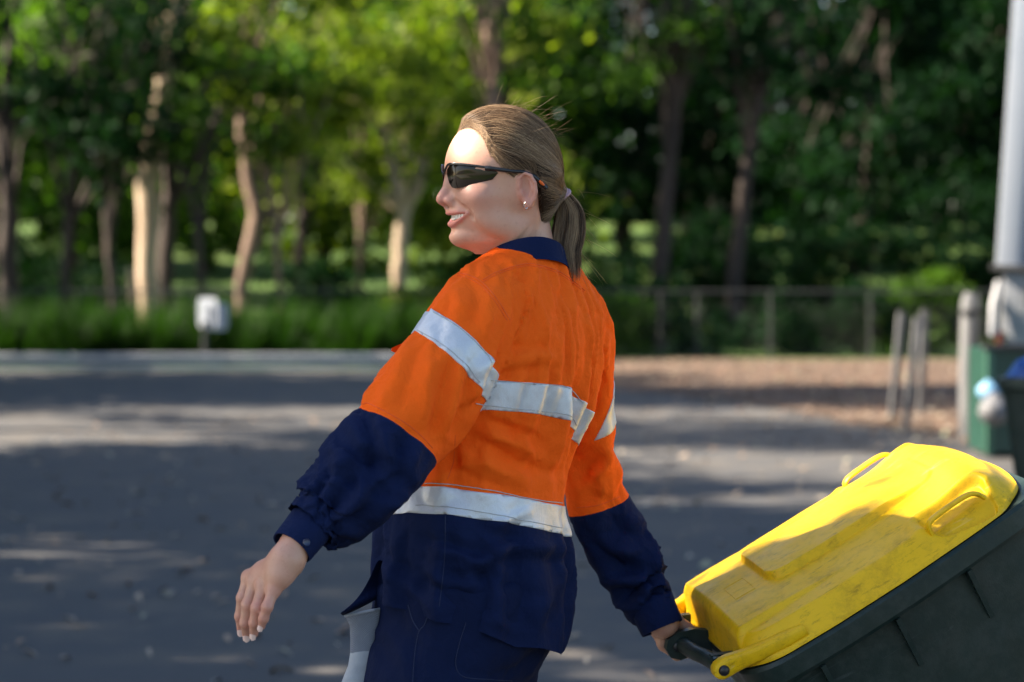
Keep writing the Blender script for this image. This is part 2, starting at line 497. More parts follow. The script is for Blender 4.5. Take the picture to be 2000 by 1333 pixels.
for i, (x, y, row) in enumerate(spots):
    fx = x / y * 4722 + 1000
    if fx > 1080: k = random.choice([0, 0, 3, 3, 0])  # right side takes mostly the kinds whose leaf colour carries the shade
    elif fx < 250: k = random.choice([0, 3, 1])
    else: k = random.choice([1, 2, 2, 1, 0])
    # a glimpse of open lawn between the trunks on the left and beside the ponytail
    if row == 0 and (560 < fx < 760 or 1120 < fx < 1260): continue
    o = protos[k] if k not in used else copy_tree(protos[k])
    used.add(k)
    o.location = (x, y, float(terrain_z(np.array(x), np.array(y))))
    o.rotation_euler = (0, 0, random.uniform(0, 6.28))
    s = random.uniform(.85, 1.2); o.scale = (s, s, s)
    tag(o, KINDS[k][0], "tree", ["dense dark trees up the bank", "bushy mid green trees up the bank", "loose light green trees up the bank", "tall dark trees up the bank"][k])

# trees to the left of the camera's view: they stand beside the road and throw the dappled shade on it
shade = [(-14, 31, 3), (-12, 27.6, 0), (-11.5, 30.5, 1), (-12, 35, 3), (-12, 19.5, 0), (-11, 10.5, 1), (-13.5, 14.5, 0), (-10.5, 18.5, 1), (-15, 17.2, 3), (-19, 12, 3), (-19.5, 17, 0), (-23, 8.5, 0), (-13, 33, 1), (-15.5, 28.5, 2), (-22, 43, 3), (-26, 34, 0), (-27, 40, 3), (-11.5, 13.2, 3), (-9.5, 8.0, 0), (-16, 10, 0), (-24, 15, 3), (-15, 16.8, 1)]
for i, (x, y, k) in enumerate(shade):
    o = copy_tree(protos[k]); o.location = (x, y, 0); o.rotation_euler = (0, 0, i * 1.3); s = 1.5 if i == 0 else random.uniform(.95, 1.2); o.scale = (s, s, s)
    tag(o, "leafy tree standing on the left of the road and shading it", "tree", "shade trees left of the road")

# trees beyond the truck, closing the bank on the right, and more of the thicket on the far left
for i, (x, y, k) in enumerate([(14, 50, 0), (17, 54, 3), (20, 49, 0), (23, 56, 3), (27, 51, 0), (31, 58, 3), (18, 62, 1), (26, 64, 0), (-17, 55, 1), (-20, 62, 0), (-24, 57, 3), (-18, 68, 3), (-28, 63, 0), (35, 52, 0), (-33, 58, 3)]):
    o = copy_tree(protos[k]); o.location = (x, y, float(terrain_z(np.array(float(x)), np.array(float(y))))); o.rotation_euler = (0, 0, i * 2.1); s = random.uniform(.9, 1.25); o.scale = (s, s, s)
    tag(o, KINDS[k][0], "tree", ["dense dark trees up the bank", "bushy mid green trees up the bank", "loose light green trees up the bank", "tall dark trees up the bank"][k])

# added tree out of view: leaf clumps placed to keep sun off shirt and jaw
tree("added unseen tree left of the person, its crown shaped to shade the shirt", (-6.3, 2.6, 0), [[(-6.3, 2.6, -.1, .16), (-6.25, 2.7, 1.8, .13), (-6.1, 2.9, 3.4, .10), (-6.0, 3.1, 4.6, .05)]],
     [[(-6.1, 2.9, 3.4, .06), (-6.0, 3.3, 4.2, .03)], [(-6.15, 2.8, 3.0, .06), (-6.2, 2.2, 4.2, .03)]],
     [(-6.0, 3.30, 4.65, .78), (-6.1, 3.45, 3.85, .72), (-6.0, 2.55, 4.6, .8), (-6.1, 2.5, 3.7, .7), (-6.0, 3.55, 5.38, .40), (-6.0, 3.85, 5.47, .36), (-6.0, 4.12, 5.45, .28), (-6.0, 4.14, 5.66, .10), (-6.0, 4.14, 5.25, .22), (-6.0, 4.19, 5.66, .11), (-6.0, 4.20, 5.58, .11), (-6.0, 4.08, 5.69, .12), (-6.0, 4.2, 5.76, .06), (-6.0, 4.05, 5.78, .05), (-6.0, 3.6, 4.9, .55), (-6.0, 3.98, 4.95, .45), (-6.0, 4.0, 5.3, .4), (-6.3, 3.1, 3.2, .6), (-6.0, 3.2, 5.1, .5), (-5.7, 3.5, 4.3, .6)], BARK_BROWN, LEAF_MID, ls=.10, dens=4200, seed=91, group="shade trees left of the road", name="shade_tree")

for gx, gy, sd in ((-15, 23.2, 93), (-14.5, 10.6, 94), (-15, 15.6, 95), (-14.5, 29.5, 96)):
    tree("tall high-crowned gum tree left of the road, shading it from above", (gx, gy, 0), [[(gx, gy, -.2, .3), (gx + .2, gy, 4, .25), (gx + .4, gy - .1, 8, .2), (gx + .6, gy - .1, 12, .1)]],
         [[(gx + .4, gy - .1, 8, .1), (gx + 1.4, gy + 1, 10.5, .04)], [(gx + .4, gy - .1, 9, .1), (gx - .2, gy - 1.4, 11.5, .04)]],
         [(gx + .6 + random.uniform(-1.7, 1.7), gy - .1 + random.uniform(-2.2, 2.2), random.uniform(9.0, 14.0), random.uniform(.6, 1.0)) for _ in range(17)], BARK_PALE, LEAF_SHADED, ls=.24, dens=430, seed=sd, group="shade trees left of the road", name="shade_tree")

# far wood closing the view
rgw = np.random.default_rng(77)
fw = []
for i in range(1150):
    fw.append((rgw.uniform(-70, 70), rgw.uniform(86, 99), 2.6 + 20 * rgw.uniform(0, 1) ** 1.3, rgw.uniform(1.3, 2.2)))
me = foliage(fw, .55, 55, 78)
tag(put("far_wood", me, LEAF_SHADED), "dark far wood closing the view behind the bank", "wood", kind="stuff")

# shrubs
def shrub(label, px0, px1, py_top, Y, leaf, seed, dens=900, group="shrubs along the fence", ls=.12):
    gz = float(terrain_z(np.array((px0 + px1 - 2000) / 2 / F_PX * Y), np.array(Y)))
    top = P(0, py_top, Y)[2]; h = top - gz
    x0, x1 = (px0 - 1000) / F_PX * Y, (px1 - 1000) / F_PX * Y
    rg = random.Random(seed); c = []
    w = x1 - x0; r = min(.42, h * .4)
    for i in range(max(6, int(w * h * 7))):
        x = rg.uniform(x0 + r * .5, x1 - r * .5)
        e = 1 - abs((x - (x0 + x1) / 2) / (w / 2)) ** 2.5 * .5
        c.append((x, Y + rg.uniform(-.4, .4), gz + rg.uniform(.15, max(.2, h - r * .7)) * e, rg.uniform(.6, 1.1) * r))
    b = ((x0 + x1) / 2, Y, gz)
    root = empty("shrub", b); tag(root, label, "shrub", group)
    put("foliage", foliage([(q[0] - b[0], q[1] - b[1], q[2] - b[2], q[3]) for q in c], ls, dens, seed), leaf, root)
    m = MB()
    for i in range(6):
        q = c[rg.randrange(len(c))]
        m.tube([(q[0] * 0 + (q[0] - b[0]) * .3, 0, -.05), (q[0] - b[0], q[1] - b[1], q[2] - b[2])], [.02, .008], 5)
    m.build("stem", BARK_DARK, root)
    return root
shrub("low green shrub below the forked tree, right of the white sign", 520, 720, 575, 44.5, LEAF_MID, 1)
shrub("light leafy shrub beneath the person's chin", 700, 900, 520, 45, LEAF_SUNLIT, 2)
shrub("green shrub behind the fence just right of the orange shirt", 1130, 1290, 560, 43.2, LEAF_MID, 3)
shrub("dark shrub behind the fence between the two slim trunks", 1290, 1460, 590, 43.2, LEAF_SHADED, 4)
shrub("dark shrub behind the fence right of the slim trunks", 1450, 1640, 575, 43.3, LEAF_SHADED, 5)
shrub("dark shrub behind the fence left of the leaning posts", 1620, 1770, 545, 43.3, LEAF_SHADED, 6)
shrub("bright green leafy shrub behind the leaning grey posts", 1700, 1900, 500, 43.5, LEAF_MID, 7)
shrub("tall dark shrub under the trees right of centre", 1520, 1760, 400, 48, LEAF_SHADED, 8, dens=560, ls=.15)
shrub("tall dark shrub reaching up beside the white truck", 1740, 2030, 330, 48, LEAF_SHADED, 9, dens=560, ls=.15)
shrub("tall dark shrub in shade behind the wire fence", 1340, 1560, 430, 50, LEAF_SHADED, 10, dens=560, ls=.15)
shrub("dark leafy shrub between the crooked tree and the forked tree", 530, 760, 470, 49, LEAF_SHADED, 12, dens=560, ls=.15)
shrub("dark shrub in shade right behind the person's shoulders", 860, 1130, 440, 48.5, LEAF_SHADED, 13, dens=560, ls=.15)
shrub("dark shrub under the slim trunks just above the wire fence", 1160, 1330, 505, 45.2, LEAF_SHADED, 14, dens=620, ls=.15)
shrub("dark rounded shrub between the slim trunks above the wire fence", 1310, 1440, 400, 51, LEAF_SHADED, 15, dens=620, ls=.15)
shrub("dark shrub at the far left edge behind the strap leaves", -40, 90, 420, 47, LEAF_SHADED, 16, dens=560, ls=.15)
shrub("dark low shrub between the two left saplings", 140, 250, 505, 46, LEAF_SHADED, 17, dens=560, ls=.15)
shrub("dark shrub on the bank behind the two slim trunks, half hiding the lawn", 1270, 1520, 420, 56, LEAF_SHADED, 18, dens=560, ls=.18)
shrub("dark low shrub on the bank just right of the ponytail", 1110, 1290, 485, 52, LEAF_SHADED, 19, dens=560, ls=.16)
shrub("dark shrub at the foot of the left saplings", -30, 110, 500, 45, LEAF_SHADED, 11, dens=560, ls=.15)

# ------------------------------------------------------------------ strap-leaf bed along the kerb
def straps(n, seed):
    rg = np.random.default_rng(seed)
    k = 300
    tx, ty = rg.uniform(-9.6, -.4, k), rg.uniform(37.75, 40.4, k)
    hh = rg.uniform(.5, 1.32, k)
    own = rg.integers(0, k, n)
    az = rg.uniform(0, 2 * np.pi, n); sp = rg.uniform(.08, .55, n)
    h = hh[own] * rg.uniform(.65, 1.05, n)
    base = np.stack([tx[own], ty[own], np.full(n, 0.0)], -1) + np.c_[rg.normal(0, .06, (n, 2)), np.zeros(n)]
    d = np.stack([np.cos(az), np.sin(az), np.zeros(n)], -1); w = np.stack([-np.sin(az), np.cos(az), np.zeros(n)], -1) * .016
    ring = []
    for t in (0, .35, .7, 1.0):
        c = base + d * (sp * h * t ** 1.7)[:, None] + np.array([0, 0, 1.0]) * (h * (t - .35 * sp * t ** 2.6))[:, None]
        ww = w * (1 - t * .85)
        ring += [c - ww, c + ww]
    V = np.stack(ring, 1).reshape(-1, 3)
    b = (np.arange(n) * 8)[:, None, None]
    Fq = (np.array([[0, 1, 3, 2], [2, 3, 5, 4], [4, 5, 7, 6]])[None] + b).reshape(-1, 4)
    return V, Fq, np.repeat(rg.uniform(0, 1, k)[own] * .5 + rg.uniform(0, .5, n), 8)
V, Fq, tn = straps(15000, 9)
me = mesh_from("strap_leaf_bed", V, Fq, False); set_tint(me, tn)
LEAF_STRAP = leaf_mat("strap_leaf_green", (0.003, 0.013, 0.003), (0.026, 0.070, 0.008), .45)
tag(put("strap_leaf_bed", me, LEAF_STRAP), "dark green strap-leaved bed behind the grey kerb", "plants", kind="stuff")

# kerb rail: weathered grey timber edging with a joint line
M_KERB = simple("weathered_kerb", (0.36, 0.38, 0.42), (0.50, 0.51, 0.53), 3, .85, bmp=.6, bscale=30, stretch=(.3, 1, 1))
kr = empty("kerb", (-5.2, 37.1, 0)); tag(kr, "long grey kerb rail in front of the strap-leaved bed", "kerb")
x = -6.0
while x < 3.9:
    L = random.uniform(2.2, 2.6)
    m = MB(); m.box((x + L / 2, 0, .185), (L - .012, .14, .10), bev=.012); m.build("rail", M_KERB, kr)
    m = MB(); m.box((x + L / 2, .004, .045), (L - .012, .15, .086), bev=.012); m.build("base_rail", M_KERB, kr)
    x += L

# ------------------------------------------------------------------ wire fence
M_GALV = simple("galvanised_steel", (0.018, 0.02, 0.022), (0.04, 0.043, 0.046), 10, .7, .2)
fe = empty("wire_fence", (0, 42, 0)); tag(fe, "low chain-wire fence on grey posts in front of the shrubs", "fence")
m = MB(); m.tube([(-12, 0, 1.16), (12, 0, 1.16)], .022, 8); m.build("top_rail", M_GALV, fe)
m = MB(); m.tube([(-12, 0, .1), (12, 0, .1)], .008, 6); m.build("bottom_wire", M_GALV, fe)
for px in (-60, 150, 420, 640, 880, 1090, 1290, 1362, 1505, 1700, 1905, 2080):
    x = (px - 1000) / F_PX * 42
    m = MB(); m.tube([(x, .04, -.1), (x, .04, 1.14)], .024, 8); m.build("post", M_GALV, fe)
m = MB(); s_ = .075
for k in range(int(24 / s_)):
    x = -12 + k * s_
    for d in (1, -1):
        m.tube([(x, .005 * d, .1), (x + d * 1.05 * .8, .005 * d, 1.15)], .0010, 3, cap=False)
m.build("chain_mesh", M_GALV, fe)

# ------------------------------------------------------------------ sign on a short post
M_WHITE = simple("white_sign_paint", (0.20, 0.23, 0.29), (0.28, 0.31, 0.36), 5, .6)
sg = empty("sign", tuple(P(400, 684, 37.5) * np.array([1, 1, 0]))); tag(sg, "white double-plate sign on a short grey post behind the kerb", "sign")
m = MB(); m.tube([(0, 0, 0), (0, 0, .72)], .042, 10); m.build("post", M_GALV, sg)
def plate(x, z, w, h, rz, name):
    bm = MB(); ring = []
    for i in range(24):
        a = 2 * math.pi * i / 24
        c, s = math.cos(a), math.sin(a)
        ring.append((abs(c) ** .28 * math.copysign(w / 2, c), abs(s) ** .28 * math.copysign(h / 2, s)))
    M = Matrix.Translation((x, -.02, z)) @ Matrix.Rotation(rz, 4, 'Z')
    bm.loft([[M @ Vector((q[0], d, q[1])) for q in ring] for d in (-.008, .008)])
    bm.build(name, M_WHITE, sg)
plate(.05, .86, .40, .46, -.65, "plate"); plate(.2, .80, .34, .42, .5, "plate")

# ------------------------------------------------------------------ leaning posts and the thick post on the right
M_POST = simple("weathered_post", (0.085, 0.09, 0.10), (0.17, 0.17, 0.17), 6, .8, bmp=.5, bscale=25, stretch=(1, 1, .15))
for lab, top, bot, Y, w in (("leaning grey post, left one of three beside the yellow lid", (1761, 612), (1743, 824), 24, .07), ("leaning grey post, nearest and middle one of three", (1793, 622), (1768, 852), 22.2, .066), ("leaning grey post, right and farthest one of three", (1806, 608), (1799, 812), 25, .07)):
    a, b = P(*top, Y), P(*bot, Y); b[2] = min(b[2], 0.0)
    root = empty("post", (b[0], b[1], 0)); tag(root, lab, "post", "leaning grey posts")
    m = MB(); d = Vector(a) - Vector((b[0], b[1], 0)); L = d.length
    M = d.to_track_quat('Z', 'Y').to_matrix().to_4x4()
    m.box((0, 0, L / 2 - .05), (w, w, L + .1), M, .01); m.build("shaft", M_POST, root)
    m = MB(); m.box((0, 0, L + .012), (w * .86, w * .86, .02), M, .006); m.build("cap", M_GALV, root)
pt = empty("thick_post", (P(1892, 835, 21)[0], 21, 0)); tag(pt, "thick weathered grey round post beside the truck", "post")
m = MB(); m.tube([(0, 0, -.05), (.0, 0, .6), (.012, 0, 1.2), (.02, 0, 1.28)], [.088, .086, .082, .062], 16); m.build("shaft", M_POST, pt)
m = MB(); m.tube([(.0, -.02, 1.1), (.0, -.02, 1.14)], [.09, .09], 16); m.build("band", M_GALV, pt)
# ------------------------------------------------------------------ truck at the right edge
M_TRUCK = simple("truck_white_paint", (0.29, 0.325, 0.38), (0.34, 0.37, 0.42), 2, .4)
M_TGREY = simple("truck_grey_steel", (0.15, 0.165, 0.19), (0.25, 0.26, 0.28), 7, .5, bmp=.2)
M_BLACK = simple("black_rubber", (0.02, 0.02, 0.022), (0.035, 0.035, 0.037), 20, .7, bmp=.2)
M_GREENM = simple("green_painted_steel", (0.005, 0.032, 0.022), (0.009, 0.046, 0.033), 5, .45)
M_RED = simple("red_lamp_lens", (0.10, 0.012, 0.01), (0.14, 0.02, 0.015), 30, .25)
tb = P(1920, 525, 20)
tk = empty("truck", (tb[0], 20, 0), (0, math.radians(3.4), math.radians(-16)))
tag(tk, "white ribbed truck body with grey rear machinery at the right edge", "truck")
m = MB(); m.box((1.2, 3.0, 3.0), (2.3, 6.0, 3.0), bev=.03); m.build("body", M_TRUCK, tk)
m = MB()
for i in range(26): m.box((1.22, -.012, 1.62 + i * .1125), (1.9, .03, .012))
m.build("panel_ribs", M_TGREY, tk)
m = MB(); m.box((.12, -.05, 3.0), (.2, .12, 3.06), bev=.03); m.build("corner_post", M_TRUCK, tk)
m = MB(); m.box((.30, -.10, 1.505), (.62, .34, .05), bev=.015); m.build("sill", M_BLACK, tk)
m = MB(); m.box((1.2, .55, 1.22), (2.25, 1.1, .5), bev=.04); m.box((.28, -.06, 1.30), (.34, .3, .34), bev=.018); m.box((.8, -.05, 1.05), (1.3, .3, .34), bev=.018); m.build("tail_machinery", M_TGREY, tk)
m = MB(); m.box((.34, -.225, 1.30), (.10, .03, .17), bev=.01); m.build("hatch", M_BLACK, tk)
m = MB(); m.tube([(.06, -.12, 1.38), (.04, -.25, 1.2), (.05, -.28, .95)], .035, 8); m.build("hose", M_TGREY, tk)
m = MB(); m.box((.1, -.215, .93), (.06, .03, .1), bev=.008); m.build("tail_lamp", M_RED, tk)
m = MB(); m.box((1.2, 2.6, .78), (.9, 6.4, .2)); m.build("chassis", M_BLACK, tk)
m = MB(); m.box((1.2, 7.3, 1.75), (2.2, 1.9, 2.3), bev=.12); m.build("cab", M_TRUCK, tk)
for wx in (.2, 2.2):
    for wy in (1.6, 6.9):
        m = MB(); prof = [(.0, -.12), (.25, -.12), (.43, -.1), (.48, -.06), (.48, .06), (.43, .1), (.25, .12), (.0, .12)]
        m.loft([[(wx + d, wy + r * math.cos(a), .48 + r * math.sin(a)) for a in [2 * math.pi * j / 24 for j in range(24)]] for r, d in [(max(.01, p[0]), p[1]) for p in prof]])
        m.build("wheel", M_BLACK, tk)
# green steel skip under the tailgate
cb = P(1914, 868, 19.2)
sk = empty("skip_bin", (cb[0], 19.2, 0)); tag(sk, "dark green steel container standing below the white truck's tail", "container")
m = MB()
m.loft([[(x, y, z) for x, y in ((0, -.2), (1.9, -.2), (1.9, .5), (0, .5))] for z in (.04, .86)]); m.build("body", M_GREENM, sk)
M_LGR = simple("light_green_edge", (.03, .10, .065), (.045, .125, .08), 8, .5)
for sx_ in (.03, .95):
    m = MB(); m.box((sx_, -.215, .43), (.06, .05, .82), bev=.01); m.build("stiffener", M_LGR, sk)
m = MB(); m.box((.95, -.225, .87), (1.94, .07, .05), bev=.01); m.build("rim", M_BLACK, sk)
# bags of rubbish beside it
def bag(lab, px, py, Y, r, mat, seed):
    c = P(px, py, Y)
    bm = bmesh.new(); bmesh.ops.create_icosphere(bm, subdivisions=4, radius=r)
    rg = np.random.default_rng(seed); ks = rg.normal(0, 1, (10, 3)); ph = rg.uniform(0, 6, 10)
    for v in bm.verts:
        n = np.array(v.co) / r
        d = sum(abs(math.sin(3.2 * float(k @ n) + p)) for k, p in zip(ks, ph)) / 10
        v.co *= .85 + .22 * d
        v.co.z *= .85
        if v.co.z > r * .55: v.co.x *= .6; v.co.y *= .6; v.co.z += r * .25
    me = bpy.data.meshes.new("bag"); bm.to_mesh(me); bm.free()
    me.polygons.foreach_set("use_smooth", np.ones(len(me.polygons), dtype=bool))
    o = put("bag", me, mat); o.location = c; tag(o, lab, "bag"); return o
bag("round white plastic bag in front of the green container", 1943, 803, 18.6, .13, simple("white_plastic_bag", (.085, .09, .10), (.13, .13, .14), 9, .55), 4)
bag("pale blue plastic bag above the white one by the container", 1930, 765, 18.75, .085, simple("blue_plastic_bag", (.14, .30, .45), (.2, .38, .55), 9, .45), 6)

# ------------------------------------------------------------------ wheelie bins
def rrect(hx, y0, y1, r, n=6):
    """rounded rectangle outline, anticlockwise from +x side"""
    pts = []
    for cx, cy, a0 in ((hx - r, y1 - r, 0), (-hx + r, y1 - r, 90), (-hx + r, y0 + r, 180), (hx - r, y0 + r, 270)):
        for k in range(n + 1):
            a = math.radians(a0 + 90 * k / n)
            pts.append((cx + r * math.cos(a), cy + r * math.sin(a)))
    return pts

def plastic(name, c1, c2, dirt, rough=.42, scuff=(.5, .5, .5), amount=.5, lo=.50):
    m, nt, b = mat_new(name)
    v = coords(nt)
    c = ramp(nt, noise(nt, v, 5, 3), [(0.35, c1), (0.65, c2)])
    d1 = ramp(nt, noise(nt, v, 24, 9, 0.78), [(lo - .06, (0, 0, 0)), (lo + .20, (1, 1, 1))])
    c = mix(nt, d1, c, mix(nt, amount, c, dirt))
    d2 = ramp(nt, noise(nt, coords(nt, (1, .25, 1)), 90, 6, 0.8), [(0.55, (0, 0, 0)), (0.70, (1, 1, 1))])
    c = mix(nt, d2, c, mix(nt, amount, c, tuple(x * .4 for x in dirt)))
    d3 = ramp(nt, noise(nt, coords(nt, (1, .06, 1)), 60, 4, 0.6, dist=1.0), [(0.66, (0, 0, 0)), (0.72, (1, 1, 1))])
    c = mix(nt, d3, c, mix(nt, amount * .5, c, scuff))
    nt.links.new(c, b.inputs["Base Color"])
    b.inputs['Specular IOR Level'].default_value = .3
    r = ramp(nt, noise(nt, v, 14, 5), [(0.3, (rough - .1,) * 3), (0.7, (rough + .15,) * 3)])
    nt.links.new(r, b.inputs["Roughness"])
    bump(nt, b, noise(nt, v, 420, 3), 0.10, 0.002, bump(nt, None, noise(nt, v, 16, 4), 0.12, 0.006))
    return m

M_YEL = plastic("yellow_lid_plastic", (0.74, 0.44, 0.002), (0.78, 0.47, 0.003), (0.26, 0.150, 0.003), .46, (.70, .55, .20), .6, .55)
M_BGRN = plastic("dark_green_bin_plastic", (0.009, 0.021, 0.018), (0.012, 0.026, 0.022), (0.05, 0.06, 0.055), .40, (.09, .105, .105), .45)
M_BLU = plastic("blue_lid_plastic", (0.006, 0.06, 0.26), (0.01, 0.075, 0.30), (0.05, 0.08, 0.15), .4)
M_BOLT = simple("black_bolt_plastic", (.012, .012, .014), (.02, .02, .022), 30, .35)

def spline_pts(pts, n):
    p = np.array(pts, float); m = len(p); out = []
    for t in np.linspace(0, m - 1, n):
        i = min(int(t), m - 2); f = t - i
        a, b, c, d = p[max(i - 1, 0)], p[i], p[i + 1], p[min(i + 2, m - 1)]
        out.append(tuple(.5 * ((2 * b) + (c - a) * f + (2 * a - 5 * b + 4 * c - d) * f * f + (3 * b - a - 3 * c + d) * f ** 3)))
    return out
def lid_hx(y):
    return float(np.interp(y, [.03, .10, .18, .30, .42, .50, .58], [.226, .240, .247, .246, .234, .224, .212]))
LY0, LY1, LR = .026, .568, .066
def lid_in(x, y):
    """distance inside the rounded outline of the lid"""
    hx = lid_hx(y)
    qx, qy = abs(x) - (hx - LR), abs(y - (LY0 + LY1) / 2) - ((LY1 - LY0) / 2 - LR)
    return LR - (math.hypot(max(qx, 0), max(qy, 0)) + min(max(qx, qy), 0))
def sstep(t): t = min(1, max(0, t)); return t * t * (3 - 2 * t)
def lid_z(x, y):
    """top surface of the lid: steep skirt, flat crowned top, stepped centre panel, side grip pockets, higher rounded front"""
    hx = lid_hx(y)
    d = lid_in(x, y)
    s = min(1, max(0, d / .030)); s = .5 * s + .5 * sstep(s)
    z = -.013 + .029 * s
    c = 1 - min(1, abs(x) / hx) ** 2
    z += .027 * c * sstep((y - LY0) / .02) * sstep((LY1 - y) / .10)
    # dome rises from a rear wall set in from the hinge arms
    inner = min(.182 - abs(x), y - .040)
    z += .009 * sstep((inner + .004) / .010) * (1 - sstep((y - .06) / .22))
    # front bulge beyond the grips
    z += .015 * sstep((y - .40) / .12) * sstep((LY1 - .010 - y) / .055) * sstep((hx - abs(x)) / .06)
    # stepped centre panel with rounded corners
    wpan = .100 - .016 * (y - .15) / .3
    px_, py_ = abs(x) - (wpan - .03), abs(y - .305) - (.160 - .03)
    e = .03 - (math.hypot(max(px_, 0), max(py_, 0)) + min(max(px_, py_), 0))
    z += .0125 * sstep((e + .003) / .0075) * (1 - .75 * sstep((y - .36) / .10))
    # side grip pockets with a raised lip
    gx, gy = (abs(x) - .196) / .030, (y - .445) / .066
    g = (abs(gx) ** 4 + abs(gy) ** 4) ** .25
    z += .004 * math.exp(-((g - 1.2) / .16) ** 2) * sstep((hx - abs(x)) / .03)
    z -= .014 * sstep((1.08 - g) / .25)
    return z

def wheelie_bin(name, label, lid_mat, cat="wheelie bin"):
    root = empty(name); tag(root, label, cat)
    # body: rim flange and tapered shell, open behind the lid
    m = MB()
    def ring_at(dx, y0, y1, r, z, bulge):
        return [(math.copysign(abs(x) + (lid_hx(y) - .222) * bulge, x), y, z) for x, y in rrect(dx, y0, y1, r, 8)]
    def dens(pts):
        out = []
        for p, q in zip(pts, pts[1:] + pts[:1]):
            n_ = 8 if math.hypot(q[0] - p[0], q[1] - p[1]) > .1 else 1
            out += [(p[0] + (q[0] - p[0]) * k_ / n_, p[1] + (q[1] - p[1]) * k_ / n_) for k_ in range(n_)]
        return out
    prof = [(.205, .040, .548, .045, -.022, .9), (.220, .026, .572, .058, -.022, 1), (.224, .022, .576, .060, -.028, 1), (.224, .022, .576, .060, -.056, 1), (.219, .026, .572, .058, -.063, 1), (.206, .036, .560, .05, -.066, 1),
            (.202, .040, .556, .05, -.11, .95), (.186, .048, .51, .05, -.45, .6), (.168, .058, .455, .05, -.83, .2), (.158, .070, .44, .05, -.86, .1)]
    m.loft([[(math.copysign(abs(x) + (lid_hx(y) - .222) * p[5], x), y, p[4]) for x, y in dens(rrect(p[0], p[1], p[2], p[3], 8))] for p in prof])
    m.build("body", M_BGRN, root, angle=30)
    # gusset fins below the rim
    for sx in (1, -1):
        for y in (.13, .265, .40):
            f = MB(); x0 = (.204 + lid_hx(y) - .222) * sx
            a = [(x0, y - .004, -.064), (x0 + .020 * sx, y - .004, -.064), (x0 + .016 * sx, y - .004, -.08), (x0 - .003 * sx, y - .004, -.155), (x0 - .012 * sx, y - .004, -.155)]
            f.loft([a, [(q[0], q[1] + .008, q[2]) for q in a]]); f.build("rib", M_BGRN, root)
    # lid: fine grid over the outline, with an underside
    n, k = 210, 230
    V, Fc = [], []
    for i in range(n + 1):
        for j in range(k + 1):
            u, v = -1 + 2 * i / n, -1 + 2 * j / k
            y = (LY0 + LY1) / 2 + v * (LY1 - LY0) / 2; hx = lid_hx(y); x = u * hx
            qx, qy = abs(x) - (hx - LR), abs(y - (LY0 + LY1) / 2) - ((LY1 - LY0) / 2 - LR)
            if qx > 0 and qy > 0:
                q = math.hypot(qx, qy); f_ = max(qx, qy) / q
                x = math.copysign(hx - LR + qx * f_, x); y = (LY0 + LY1) / 2 + math.copysign((LY1 - LY0) / 2 - LR + qy * f_, y - (LY0 + LY1) / 2)
            V.append((x, y - .034 * (abs(x) / hx) ** 2.2 * sstep((y - .44) / .13), lid_z(x, y)))
    idx = lambda i, j: i * (k + 1) + j
    for i in range(n):
        for j in range(k): Fc.append((idx(i, j), idx(i + 1, j), idx(i + 1, j + 1), idx(i, j + 1)))
    ring = [idx(i, 0) for i in range(n + 1)] + [idx(n, j) for j in range(1, k + 1)] + [idx(i, k) for i in range(n - 1, -1, -1)] + [idx(0, j) for j in range(k - 1, 0, -1)]
    b0 = len(V)
    for q in ring: V.append((V[q][0] * 1.004, V[q][1], -.019))
    b1 = len(V)
    for q in ring: V.append((V[q][0] * .97, V[q][1] * .98 + .005, -.018))
    L = len(ring)
    for q in range(L):
        q2 = (q + 1) % L
        Fc.append((ring[q2], ring[q], b0 + q, b0 + q2)); Fc.append((b0 + q2, b0 + q, b1 + q, b1 + q2))
    mb = MB(); mb.v, mb.f = V, Fc
    lid = mb.build("lid", lid_mat, root, angle=50)
    # hinge arms with round lugs
    for sx in (1, -1):
        f = MB(); rings = []
        for y, xa, xb, za, zb in ((.135, .205, .243, -.012, .006), (.10, .206, .240, -.0135, .0110), (.06, .196, .228, -.0135, .0120), (.035, .186, .214, -.0140, .0130), (.016, .177, .205, -.0155, .0160), (.006, .176, .203, -.0162, .0164), (-.006, .176, .203, -.0150, .0152), (-.0125, .176, .203, -.0105, .0107), (-.0162, .177, .202, -.003, .003)):
            c0, c1, hx_, hz_ = (xa + xb) / 2, (za + zb) / 2, (xb - xa) / 2, (zb - za) / 2
            rings.append([(sx * (c0 + hx_ * abs(math.cos(q)) ** .55 * math.copysign(1, math.cos(q))), y, c1 + hz_ * abs(math.sin(q)) ** .6 * math.copysign(1, math.sin(q))) for q in [2 * math.pi * j / 28 for j in range(28)]])
        f.loft(rings); f.build("hinge_arm", lid_mat, lid, angle=50)
        f = MB(); f.loft([[(sx * x, rr * math.cos(2 * math.pi * j / 16), rr * math.sin(2 * math.pi * j / 16)) for j in range(16)] for x, rr in ((.198, .0085), (.2045, .0085), (.2075, .006), (.2085, .002))])
        f.build("hinge_bolt", M_BOLT, lid)
    # loop grips on both long sides
    for sx in (1, -1):
        f = MB(); path = [(.380, -.006), (.382, .010), (.388, .016), (.400, .019), (.43, .021), (.456, .021), (.468, .018), (.476, .011), (.481, .002)]
        pts = [(sx * (.214 - .06 * (z - .0) * 0), y, .012 + z) for y, z in path]
        f.tube(spline_pts(pts, 26), .0040, 10, flat=2.0); f.build("lid_grip", lid_mat, lid)
    # raised moulding line frame on the rear of the lid
    f = MB()
    fr4 = [(.015, .085), (.085, .085), (.085, .120), (.015, .120), (.015, .085)]
    f.tube([(x, y, lid_z(x, y) + .0001) for x, y in [(a_[0] + (b_[0] - a_[0]) * t_ / 6, a_[1] + (b_[1] - a_[1]) * t_ / 6) for a_, b_ in zip(fr4[:-1], fr4[1:]) for t_ in range(6)] + [fr4[0]]], .0006, 5); f.build("moulded_frame", lid_mat, lid)
